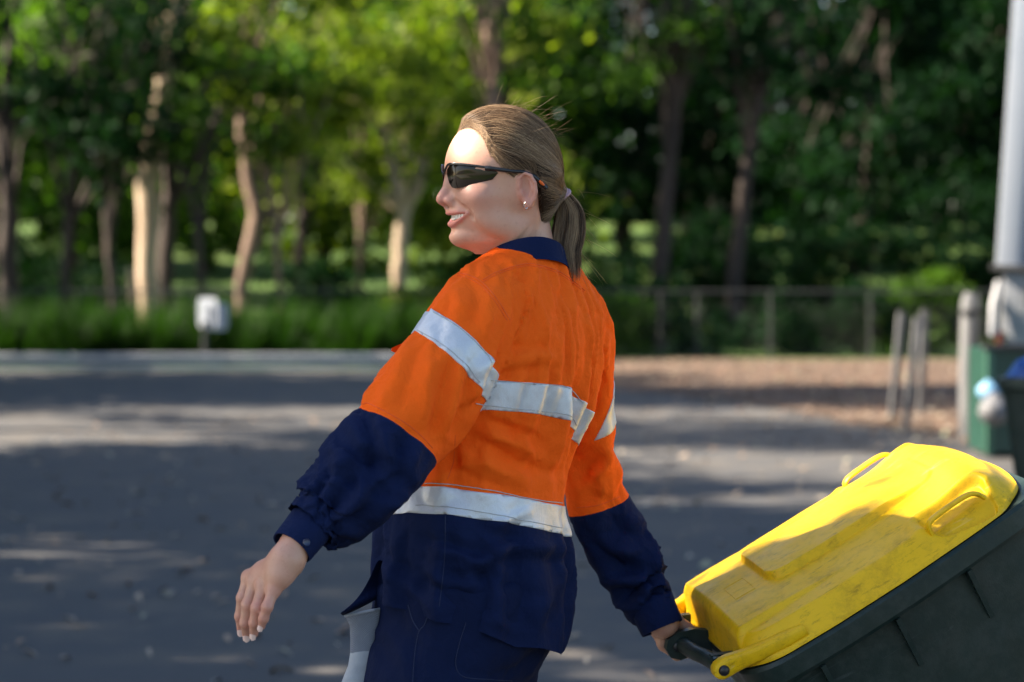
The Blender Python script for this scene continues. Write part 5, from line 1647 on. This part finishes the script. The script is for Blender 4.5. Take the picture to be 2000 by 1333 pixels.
def plane_fit(px_pts, L, force=False):
    W = boundary_fn(px_pts); c = W.mean(0)
    ax = np.array(L[-1][:3]) - np.array(L[0][:3]); ax /= np.linalg.norm(ax)
    # plane through the visible curve whose normal leans least from the sleeve axis
    U, S, Vt = np.linalg.svd(W - c); n = Vt[2]
    if n @ ax < 0: n = -n
    if force or n @ ax < .55:
        t = Vt[0]; n = ax - t * (ax @ t); n /= np.linalg.norm(n)
    return lambda p: (p - c) @ n
s_t1 = plane_fit([(842, 606), (880, 626), (910, 646), (948, 682), (962, 704)], SL_L)
s_t2 = plane_fit([(812, 648), (866, 679), (910, 715), (940, 753)], SL_L)
s_nv = plane_fit([(708, 793), (724, 793), (790, 829), (823, 855), (846, 880)], SL_L)
r_t1 = plane_fit([(1188, 770), (1180, 788), (1173, 806)], SL_R[1:5], True)
r_t2 = plane_fit([(1199, 822), (1184, 834), (1170, 842)], SL_R[1:5], True)
r_nv = plane_fit([(1124, 996), (1169, 991), (1214, 974)], SL_R)

# class value of every rest point: 0 orange, 1 navy, 2.. tapes, -1 cut away
cutoff = lambda p: np.maximum.reduce([np.where(pt == 'T', z_hem(p) - p[:, 2], -1), np.where(pt == 'L', sleeve_t(p, SL_L)[0] - tLend, -1), np.where(pt == 'R', sleeve_t(p, SL_R)[0] - tRend, -1)])
tLend = sum(np.linalg.norm(np.array(a[:3]) - np.array(b[:3])) for a, b in zip(SL_L[:-1], SL_L[1:])) - .004
tRend = sum(np.linalg.norm(np.array(a[:3]) - np.array(b[:3])) for a, b in zip(SL_R[:-1], SL_R[1:])) - .004
pid = np.where(isL, 1.0, np.where(isR, 2.0, 0.0))
def parts_of(a): return np.where(np.abs(a - 1) < .5, 'L', np.where(a > 1.5, 'R', 'T'))
Vc, Fc, At = sV, F3, [REST, pid]
NECK_TOP = P(1030, 478, 3.70)[2]
def do_split(fn):
    global Vc, Fc, At
    fv = fn(At[0], parts_of(At[1]))
    Vc, Fc, _, At = split_field(Vc, Fc, fv, At)
BIG = 1.0
neck_c, neck_n = P(1030, 492, 3.70), np.array([.22, -.12, 1.0]) / np.linalg.norm([.22, -.12, 1.0])
F_HEM = lambda p, t: np.where(t == 'T', p[:, 2] - z_hem(p), BIG)
F_CL = lambda p, t: np.where(t == 'L', tLend - sleeve_t(p, SL_L)[0], BIG)
F_CR = lambda p, t: np.where(t == 'R', tRend - sleeve_t(p, SL_R)[0], BIG)
F_NK = lambda p, t: np.where(t == 'T', -((p - neck_c) @ neck_n), BIG)
F_T1A = lambda p, t: np.where(t == 'T', p[:, 2] - z_t1a(p), BIG)
F_T1B = lambda p, t: np.where(t == 'T', p[:, 2] - z_t1b(p), BIG)
F_T2A = lambda p, t: np.where(t == 'T', p[:, 2] - z_t2a(p), BIG)
F_T2B = lambda p, t: np.where(t == 'T', p[:, 2] - z_t2b(p), BIG)
F_LA, F_LB, F_LN = (lambda p, t: np.where(t == 'L', s_t1(p), -BIG)), (lambda p, t: np.where(t == 'L', s_t2(p), -BIG)), (lambda p, t: np.where(t == 'L', s_nv(p), -BIG))
F_RA, F_RB, F_RN = (lambda p, t: np.where(t == 'R', r_t1(p), -BIG)), (lambda p, t: np.where(t == 'R', r_t2(p), -BIG)), (lambda p, t: np.where(t == 'R', r_nv(p), -BIG))
def class_of(p):
    a, (_, b), (_, c) = trunk(p), sleeve_t(p, SL_L), sleeve_t(p, SL_R)
    return np.where((b < a) & (b < c), 1.0, np.where(c < a, 2.0, 0.0))
for fn in ((lambda p, t: trunk(p) - sleeve_t(p, SL_L)[1]), (lambda p, t: trunk(p) - sleeve_t(p, SL_R)[1]), F_HEM, F_CL, F_CR, F_NK, F_T1A, F_T1B, F_T2A, F_T2B, F_LA, F_LB, F_LN, F_RA, F_RB, F_RN): do_split(fn)
cen = At[0][Fc].mean(1); tc = parts_of(class_of(cen))
val = lambda fn: fn(cen, tc)
keep = (val(F_HEM) > 0) & (val(F_CL) > 0) & (val(F_CR) > 0) & (val(F_NK) > 0)
navy = (val(F_T1B) < 0) | (val(F_LN) > 0) | (val(F_RN) > 0)
tape_waist = (val(F_T1A) < 0) & (val(F_T1B) > 0)
tape_chest = (val(F_T2A) < 0) & (val(F_T2B) > 0)
tape_l = (val(F_LA) > 0) & (val(F_LB) < 0)
tape_r = (val(F_RA) > 0) & (val(F_RB) < 0)

def cloth_mat(name, c1, c2, rough=.85, sheen=.0, crumple=.45, trans=0.0):
    m, nt, b = mat_new(name)
    v = coords(nt)
    c = ramp(nt, noise(nt, v, 9, 5, .6), [(0.3, c1), (0.7, c2)])
    fine = noise(nt, coords(nt, (1, 1, 1)), 900, 2, .6)
    c = mix(nt, .18, c, ramp(nt, fine, [(0.3, tuple(x * .55 for x in c1)), (0.7, tuple(min(1, x * 1.3) for x in c2))]))
    nt.links.new(c, b.inputs["Base Color"])
    b.inputs["Roughness"].default_value = rough
    b.inputs["Specular IOR Level"].default_value = .12
    b.inputs["Sheen Weight"].default_value = sheen; b.inputs["Sheen Roughness"].default_value = .5
    w = noise(nt, coords(nt, (1, 1, .8)), 26, 4, .55, dist=.8)
    w2 = noise(nt, coords(nt, (1, 1, .9)), 75, 3, .5, dist=.6)
    n1 = bump(nt, None, w, crumple, .012)
    n2 = bump(nt, None, w2, crumple * .55, .005, n1)
    bump(nt, b, fine, .25, .0012, n2)
    if trans:
        tr = nt.nodes.new("ShaderNodeBsdfTranslucent"); nt.links.new(c, tr.inputs[0])
        mx = nt.nodes.new("ShaderNodeMixShader"); mx.inputs[0].default_value = trans
        nt.links.new(b.outputs[0], mx.inputs[1]); nt.links.new(tr.outputs[0], mx.inputs[2])
        nt.links.new(mx.outputs[0], nt.nodes["Material Output"].inputs[0])
    return m
M_ORANGE = cloth_mat("orange_hivis_cotton", (.97, .115, .006), (1.0, .135, .009), trans=.03)
M_NAVY = cloth_mat("navy_cotton", (.0042, .0098, .042), (.0058, .0130, .054), sheen=.0)
M_TROU = cloth_mat("navy_trouser_cotton", (.0038, .0088, .037), (.0052, .0115, .047), sheen=.0)
M_TAPE = cloth_mat("silver_reflective_tape", (.57, .60, .64), (.61, .64, .68), rough=.42, sheen=0, crumple=.20)
bt = M_TAPE.node_tree.nodes["Principled BSDF"]; bt.inputs["Metallic"].default_value = .25; bt.inputs["Specular IOR Level"].default_value = .5
M_NAVYT = simple("navy_thread", (.006, .013, .05), (.010, .020, .066), 200, .8)
M_ORT = simple("orange_thread", (.80, .095, .005), (.84, .105, .007), 200, .8)
M_TPT = simple("grey_thread", (.36, .37, .38), (.46, .47, .48), 300, .7)

def cloth_piece(name, sel, mat, parent, off=0.0, thick=.0011):
    V, F, _ = submesh(Vc, Fc, sel & keep)
    if off:
        n = ALLN[np.unique(Fc[sel & keep])]
        V2, F2 = V + n * off, F
        m = len(V); B = boundary_edges(F)
        V = np.r_[V2, V2 - n * (off + .0004)]
        F = np.concatenate([np.c_[F, F[:, 2]], np.stack([B[:, 1], B[:, 0], B[:, 0] + m, B[:, 1] + m], 1)])
    else:
        V, F = thicken(V, F, 0.0) if False else (V, F)
    return put_poly(name, V - PB, F, mat, parent)
ALLN = vnormals(Vc, Fc)
shirt = cloth_piece("shirt", ~navy, M_ORANGE, person)
cloth_piece("navy_panel", navy & (tc == 'T'), M_NAVY, shirt)
cloth_piece("lower_sleeve", navy & (tc == 'L'), M_NAVY, shirt)
cloth_piece("lower_sleeve", navy & (tc == 'R'), M_NAVY, shirt)
for sel in (tape_waist, tape_chest, tape_l, tape_r): cloth_piece("reflective_tape", sel, M_TAPE, shirt, .0013)

# seam lines laid on the cloth surface
from mathutils.bvhtree import BVHTree
bvh = BVHTree.FromPolygons([Vector(v) for v in Vc.tolist()], Fc.tolist())
def on_cloth(px, py, lift=.0):
    d = Vector(P(px, py, 4.0)) - Vector((0, 0, H)); d.normalize()
    hit = bvh.ray_cast(Vector((0, 0, H)), d)
    return None if hit[0] is None else np.array(hit[0] + hit[1] * lift)
def dense(pts, step=6):
    out = []
    for a, b in zip(pts[:-1], pts[1:]):
        n = max(1, int(math.hypot(b[0] - a[0], b[1] - a[1]) / step))
        out += [(a[0] + (b[0] - a[0]) * k / n, a[1] + (b[1] - a[1]) * k / n) for k in range(n)]
    return out + [pts[-1]]
def seam(name, pts, mat, parent, r=.0009, lift=.0002, stitches=None, smooth=True):
    q = spline(np.array([(a, b, 0.0) for a, b in pts]), max(8, int(sum(math.hypot(b[0] - a[0], b[1] - a[1]) for a, b in zip(pts[:-1], pts[1:])) / 5)))
    w = [on_cloth(a, b, lift) for a, b, _ in q]
    m = MB(); run = []
    for p in w + [None]:
        if p is None or (run and np.linalg.norm(p - run[-1]) > .02):
            if len(run) > 2: m.tube([x - PB for x in run], r, 6)
            run = []
        if p is not None: run.append(p)
    if m.v: m.build(name, mat, parent)
seam("yoke_seam", [(943, 547), (975, 530), (1025, 516), (1060, 520), (1092, 531), (1120, 549), (1142, 568)], M_ORT, shirt)
seam("yoke_seam", [(944, 551), (976, 534), (1025, 520), (1060, 524), (1091, 535), (1119, 553), (1140, 571)], M_ORT, shirt, .0006)
seam("armhole_seam", [(893, 534), (915, 538), (943, 553), (972, 587), (996, 625)], M_ORT, shirt)
seam("armhole_seam", [(893, 539), (912, 543), (940, 558), (968, 591), (991, 627)], M_ORT, shirt, .0006)
seam("side_seam", [(889, 850), (886, 900), (874, 936)], M_ORT, shirt, .0007)
seam("side_seam", [(870, 1000), (868, 1090), (858, 1185)], M_NAVYT, shirt, .0007)
seam("sleeve_hem", [(709, 790), (724, 790), (789, 825), (822, 851), (845, 876)], M_ORT, shirt, .0008)
seam("sleeve_hem", [(1126, 992), (1169, 987), (1212, 970)], M_ORT, shirt, .0008)
for a in ([(830, 945), (862, 945), (948, 957), (1044, 976), (1106, 984)], [(812, 988), (830, 988), (876, 991), (948, 1002), (1044, 1021), (1106, 1034)],
          [(958, 743), (1030, 749), (1104, 756), (1138, 786)], [(928, 789), (1020, 800), (1106, 810), (1128, 834)],
          [(846, 611), (880, 630), (908, 650), (945, 686), (960, 708)], [(816, 646), (866, 675), (908, 711), (938, 748)]):
    seam("tape_stitching", a, M_TPT, shirt, .0007, .0016)

# collar: stand and fall, a folded band round the neck
def ring_pt(a, rx, ry, c, tilt):
    return c + TR_ * rx * math.cos(a) + TF_ * ry * math.sin(a) + np.array([0, 0, tilt * math.sin(a) + .0])
M_COL = M_NAVY
cb_ = MB()
prof = [(.0485, -.030), (.0490, -.006), (.0500, .010), (.0520, .0155), (.0550, .0155), (.0580, .010), (.0615, -.003), (.0660, -.016), (.0672, -.0185), (.0655, -.0185), (.0605, -.005), (.0565, .005), (.0530, .008), (.0515, -.006), (.0505, -.030)]
cc = P(1026, 483, 3.695)
apex = np.array([.42, -.91, 0])
rings = []
for r_, z_ in prof:
    ring = []
    for k in range(48):
        a = math.radians(118) + (2 * math.pi - math.radians(56)) * k / 47      # open at the front
        dr = TR_ * math.cos(a) + TF_ * math.sin(a) * 1.04
        wob = 1 + .012 * math.sin(5 * a + z_ * 60)
        drop = .020 * (1 - dr @ apex) + .006 * max(0, dr[0]) ** 2
        ring.append(cc + dr * r_ * wob + np.array([0, 0, z_ - drop]) - PB)
    rings.append(ring)
n = 48; base = len(cb_.v)
for r_ in rings: cb_.v += [tuple(q) for q in r_]
m_ = len(rings)
for i in range(m_):
    for j in range(n - 1):
        i2 = (i + 1) % m_
        cb_.f.append((i * n + j, i * n + j + 1, i2 * n + j + 1, i2 * n + j))
cb_.f.append(tuple(i * n for i in range(m_))); cb_.f.append(tuple(i * n + n - 1 for i in reversed(range(m_))))
cb_.build("collar", M_COL, shirt, angle=60)

# cuffs with a button; the left one stands open at its placket
def cuff(name, a, b, ra, rb, flat, axis_up, seed):
    a, b = np.array(a), np.array(b); t = (b - a) / np.linalg.norm(b - a)
    x = np.cross(t, axis_up); x /= np.linalg.norm(x); y = np.cross(x, t)
    m = MB(); rings = []
    for s, dr in ((-.06, -.001), (0, .0012), (.03, .0022), (.5, .0018), (.93, .002), (1.0, .0012), (1.0, -.0006), (.5, -.0016), (.0, -.002)):
        c = a + (b - a) * s; r = ra + (rb - ra) * s + dr
        rings.append([c + (x * math.cos(q) + y * flat * math.sin(q)) * r * (1 + .02 * math.sin(3 * q + seed + 2 * s)) - PB for q in [2 * math.pi * k / 40 for k in range(40)]])
    m.loft(rings, cap=False); o = m.build(name, M_NAVY, shirt, angle=50)
    return o, x, y, t
LC0, LC1 = P(610, 1022, 3.415), P(569, 1070, 3.388)
cl_, cx_, cy_, ct_ = cuff("cuff", LC0, LC1, .0325, .0305, .86, np.array([0, -.6, .8]), 1)
RC0, RC1 = P(1272, 1178, 3.908), P(1294, 1228, 3.898)
cuff("cuff", RC0, RC1, .0375, .0345, .92, np.array([.5, -.8, .2]), 3)
bvh2 = BVHTree.FromPolygons([v.co + Vector(PB) for v in cl_.data.vertices], [tuple(p.vertices) for p in cl_.data.polygons])
def on_mesh(bv, px, py):
    d = Vector(P(px, py, 4.0)) - Vector((0, 0, H)); d.normalize(); h = bv.ray_cast(Vector((0, 0, H)), d)
    return None if h[0] is None else (np.array(h[0]), np.array(h[1]))
M_BUTTON = simple("navy_button", (.012, .02, .06), (.02, .03, .08), 50, .3)
for px, py in ((598, 1060),):
    h = on_mesh(bvh2, px, py)
    if h:
        m = MB(); nrm = Vector(h[1]); M = Matrix.Translation(Vector(h[0] - PB)) @ nrm.to_track_quat('Z', 'Y').to_matrix().to_4x4()
        m.loft([[M @ Vector((rr * math.cos(2 * math.pi * j / 18), rr * math.sin(2 * math.pi * j / 18), z)) for j in range(18)] for rr, z in ((.0055, -.001), (.0058, .0012), (.0052, .0022), (.0040, .0016), (.001, .0014))])
        m.build("cuff_button", M_BUTTON, shirt)
# chest pocket flap peeping out past the sleeve, and the front tail of the shirt
def flap(name, pts, Y, dy, mat, thick=.003, parent=None):
    m = MB(); n = len(pts)
    ys = [Y + dy * k / max(1, n - 1) for k in range(n)]
    front = [P(a, b, y) - PB for (a, b), y in zip(pts, ys)]
    c = np.mean(front, 0)
    r0 = [np.array(p) + np.array([0, -thick / 2, 0]) for p in front]; r1 = [np.array(p) + np.array([0, thick / 2, 0]) for p in front]
    m.loft([r0, r1]); return m.build(name, mat, parent or shirt)
flap("pocket_flap", [(800, 664), (783, 672), (765, 680), (764, 686), (778, 692), (800, 690), (822, 680)], 3.60, .03, M_ORANGE)

# front shirt tail blowing forward over the hanging glove
tailA = [(742, 1095), (752, 1115), (768, 1125), (772, 1135)]
m = MB(); rows = []
edge_top = [(738, 1090), (726, 1125), (706, 1160), (688, 1180), (664, 1199)]
edge_bot = [(800, 1120), (768, 1148), (742, 1168), (715, 1184), (668, 1205)]
for k in range(5):
    (ax_, ay_), (bx_, by_) = edge_top[k], edge_bot[k]
    row = []
    for j in range(7):
        t = j / 6
        Y = 3.60 + .05 * t + .018 * math.sin(3 * t + k) - .03 * k / 4
        row.append(P(ax_ + (bx_ - ax_) * t, ay_ + (by_ - ay_) * t, Y) - PB)
    rows.append(row)
V = np.array(rows).reshape(-1, 3); Fq = np.array([(i * 7 + j, i * 7 + j + 1, (i + 1) * 7 + j + 1, (i + 1) * 7 + j) for i in range(4) for j in range(6)])
V2, F2 = thicken(V, Fq, .0016)
o = put_poly("shirt_tail", V2, F2, M_NAVY, shirt)
sm = o.modifiers.new("smooth", 'SUBSURF'); sm.levels = sm.render_levels = 2

# ------------------------------------------------------------------ trousers, boots
def trousers_sdf(p):
    d = None
    hz = [P(0, y, 3.7)[2] for y in (1120, 1180, 1240, 1300, 1360, 1420)]
    lft, rgt = [745, 742, 733, 724, 716, 712], [1098, 1098, 1085, 1048, 1006, 960]
    c = np.array([P((l + r) / 2, y, 3.7)[0] for l, r, y in zip(lft, rgt, (1120, 1180, 1240, 1300, 1360, 1420))])
    hw = np.array([(r - l) / 2 / F_PX * 3.7 for l, r in zip(lft, rgt)])
    k = .74; a = hw / math.sqrt(TR_[0] ** 2 + (k * TF_[0]) ** 2)
    cx = smooth_interp(p[:, 2], hz, c); aa = smooth_interp(p[:, 2], hz, a)
    q = p - np.stack([cx, np.full(len(p), 3.70), p[:, 2]], 1)
    u, v = q @ TR_, q @ TF_
    d = ((np.abs(u / aa) ** 2.3 + np.abs(v / (aa * k)) ** 2.3 + 1e-9) ** (1 / 2.3) - 1) * aa * k * .95
    d = np.maximum(d, np.maximum(p[:, 2] - hz[0], hz[-1] - p[:, 2]))
    L = [tuple(P(838, 1330, 3.62)) + (.094,), (-.142, 3.60, .52, .078), (-.09, 3.60, .28, .074), (-.045, 3.60, .10, .070)]
    R = [tuple(P(930, 1335, 3.78)) + (.090,), (-.165, 3.80, .52, .078), (-.30, 3.80, .29, .074), (-.355, 3.80, .10, .070)]
    d = smin(d, chain(p, L, .02), .03); d = smin(d, chain(p, R, .02), .03)
    return np.maximum(d, .055 - p[:, 2])
uV, uF = surface_nets(trousers_sdf, (-.52, 3.42, .03), (.2, 3.98, 1.08), .008)
uV = relax(uV, uF, 2, .5); uN = vnormals(uV, uF)
TRF = [([(780, 1200), (800, 1240), (818, 1262)], 8, -4), ([(760, 1230), (790, 1290), (800, 1333)], 10, 4), ([(850, 1220), (840, 1280), (835, 1333)], 7, 2.5), ([(900, 1210), (892, 1290), (910, 1325)], 8, -2), ([(1060, 1260), (1020, 1300), (960, 1320)], 9, -5), ([(1070, 1275), (1035, 1315)], 9, 4), ([(880, 1300), (920, 1318), (960, 1326)], 7, -3), ([(735, 1250), (760, 1300)], 9, -4)]
qx, qy = proj(uV)
fc = np.clip(((np.array([0, 0, H]) - uV) * uN).sum(1) / 3.7 * 2.2 + .25, 0, 1)
dsp = np.zeros(len(uV))
for pts, w, dep in TRF: dsp += dep * .001 * np.exp(-(seg_dist(qx, qy, pts) / w) ** 2) * fc
dsp += .003 * (1 - 2 * np.abs(pnoise(uV, 14, 4.0, (1, 1, .7)))) + .002 * (1 - 2 * np.abs(pnoise(uV, 30, 8.0)))
dsp += np.clip((.5 - uV[:, 2]) / .4, 0, 1) * .006 * np.sin(uV[:, 2] * 90 + 3 * pnoise(uV, 8))
trs = put_poly("trousers", uV + uN * dsp[:, None] - PB, uF, M_TROU, person)
bvh = BVHTree.FromPolygons([Vector(v) for v in (uV + uN * dsp[:, None]).tolist()], [tuple(f) for f in uF.tolist()])
seam("pocket_seam", [(797, 1182), (806, 1212), (819, 1233)], M_NAVYT, trs, .0009)
seam("pocket_seam", [(838, 1198), (828, 1222), (819, 1233), (812, 1262), (808, 1300), (806, 1333)], M_NAVYT, trs, .0007)
seam("back_pocket_seam", [(910, 1216), (896, 1262), (890, 1298), (905, 1322), (960, 1328), (1000, 1330)], M_NAVYT, trs, .0007)

M_BOOT = simple("brown_boot_leather", (.09, .05, .03), (.14, .085, .05), 8, .6, bmp=.3)
for nm, (ax_, ay_), fwd in (("boot", (-.035, 3.60), (-.95, .3)), ("boot", (-.36, 3.80), (-.95, .3))):
    fw_ = np.array([fwd[0], fwd[1], 0]); fw_ /= np.linalg.norm(fw_); an = np.array([ax_, ay_, 0])
    def boot_sdf(p):
        d = chain(p, [tuple(an + [0, 0, .16]) + (.052,), tuple(an + [0, 0, .07]) + (.050,), tuple(an + fw_ * .06 + [0, 0, .055]) + (.048,), tuple(an + fw_ * .15 + [0, 0, .042]) + (.044,)], .02)
        d = smin(d, cone(p, an - fw_ * .035 + [0, 0, .045], an + fw_ * .02 + [0, 0, .045], .042, .042), .02)
        return np.maximum(d, .004 - p[:, 2])
    v_, f_2 = surface_nets(boot_sdf, an + [-.26, -.16, -.02], an + [.16, .2, .24], .007)
    bo = put_poly(nm, relax(v_, f_2, 1) - PB, f_2, M_BOOT, person)

# ------------------------------------------------------------------ the body itself, one mesh: head and neck, both hands, figure under the clothes
bV, bF = surface_nets(lambda p: smax(torso_in(p), np.where(p[:, 2] < .955, trousers_sdf(p), np.minimum(shirt_solid(p), np.where(p[:, 2] < 1.0, trousers_sdf(p), 1.0))) + .027, .01), (-.62, 3.3, .05), (.35, 4.02, 1.52), .013)
V, F, A = join_meshes([(h2w(hV), hF, head_tint), (lV, lF, np.zeros(len(lV))), (rV, rF, np.zeros(len(rV))), (bV, bF, np.zeros(len(bV)))])
hand_red = np.zeros(len(V))
for fn in (LFn, RFn):
    for v in fn.values():
        for j in (0, 1, 2, 3):
            hand_red = np.maximum(hand_red, np.exp(-((V - np.array(v[j][:3])) ** 2).sum(1) / .009 ** 2) * (.50 if j < 3 else .55))
put_poly("body", V - PB, F, M_SKIN, person, np.maximum(A, hand_red)).location = (0, 0, 0)


# ------------------------------------------------------------------ work glove tucked at the hip
M_GLK = simple("grey_knit_glove", (.17, .195, .25), (.24, .27, .33), 60, .9)
_n = M_GLK.node_tree; _b = _n.nodes["Principled BSDF"]
_ck = node(_n, "ShaderNodeTexChecker", Scale=620.0); _n.links.new(coords(_n), _ck.inputs["Vector"])
_src = _b.inputs["Base Color"].links[0].from_socket
_n.links.new(mix(_n, _ck.outputs["Fac"], _src, (.15, .17, .22)), _b.inputs["Base Color"])
bump(_n, _b, _ck.outputs["Fac"], .8, .002)
M_GLR = simple("pale_grey_glove_palm", (.30, .33, .38), (.40, .43, .48), 30, .75, bmp=.3, bscale=200)
gl = empty("work_glove", tuple(P(705, 1200, 3.60))); GB = np.array(gl.location)
tag(gl, "grey knitted work glove hanging at the person's hip below the shirt tail", "glove")
def tube_px(rows, n=18, depth=.45, wob=.0):
    rings = []
    for k, (x0, x1, y, Y) in enumerate(rows):
        a, b = P(x0, y, Y), P(x1, y - (x1 - x0) * .16, Y); c = (a + b) / 2; hx = (b - a) / 2
        rings.append([c + hx * math.cos(q) + np.array([0, 1, 0]) * np.linalg.norm(hx) * depth * math.sin(q) * (1 + wob * math.sin(3 * q + k)) - GB for q in [2 * math.pi * j / n for j in range(n)]])
    return rings
m = MB(); m.loft(tube_px([(672, 744, 1203, 3.60), (675, 744, 1206, 3.60), (683, 741, 1222, 3.60), (684, 735, 1250, 3.60), (684, 730, 1276, 3.60)], wob=.1), cap=False); m.build("knit_cuff", M_GLK, gl)
m = MB(); m.loft(tube_px([(684, 730, 1275, 3.60), (680, 727, 1300, 3.60), (668, 721, 1330, 3.60), (656, 712, 1370, 3.60), (650, 700, 1400, 3.60)], wob=.06)); m.build("palm", M_GLR, gl)
for k in range(4):
    x = 655 + k * 13
    m = MB(); m.tube([P(x, 1390, 3.60) - GB, P(x - 5, 1440, 3.595) - GB, P(x - 6, 1475 + 8 * (k % 3), 3.60) - GB], [.0095, .009, .0065], 10); m.build("finger", M_GLR, gl)
m = MB(); m.tube([P(674, 1204, 3.598) - GB, P(700, 1198, 3.585) - GB, P(730, 1192, 3.588) - GB, P(743, 1190, 3.60) - GB], .0022, 8); m.build("cuff_binding", M_WHITE, gl)
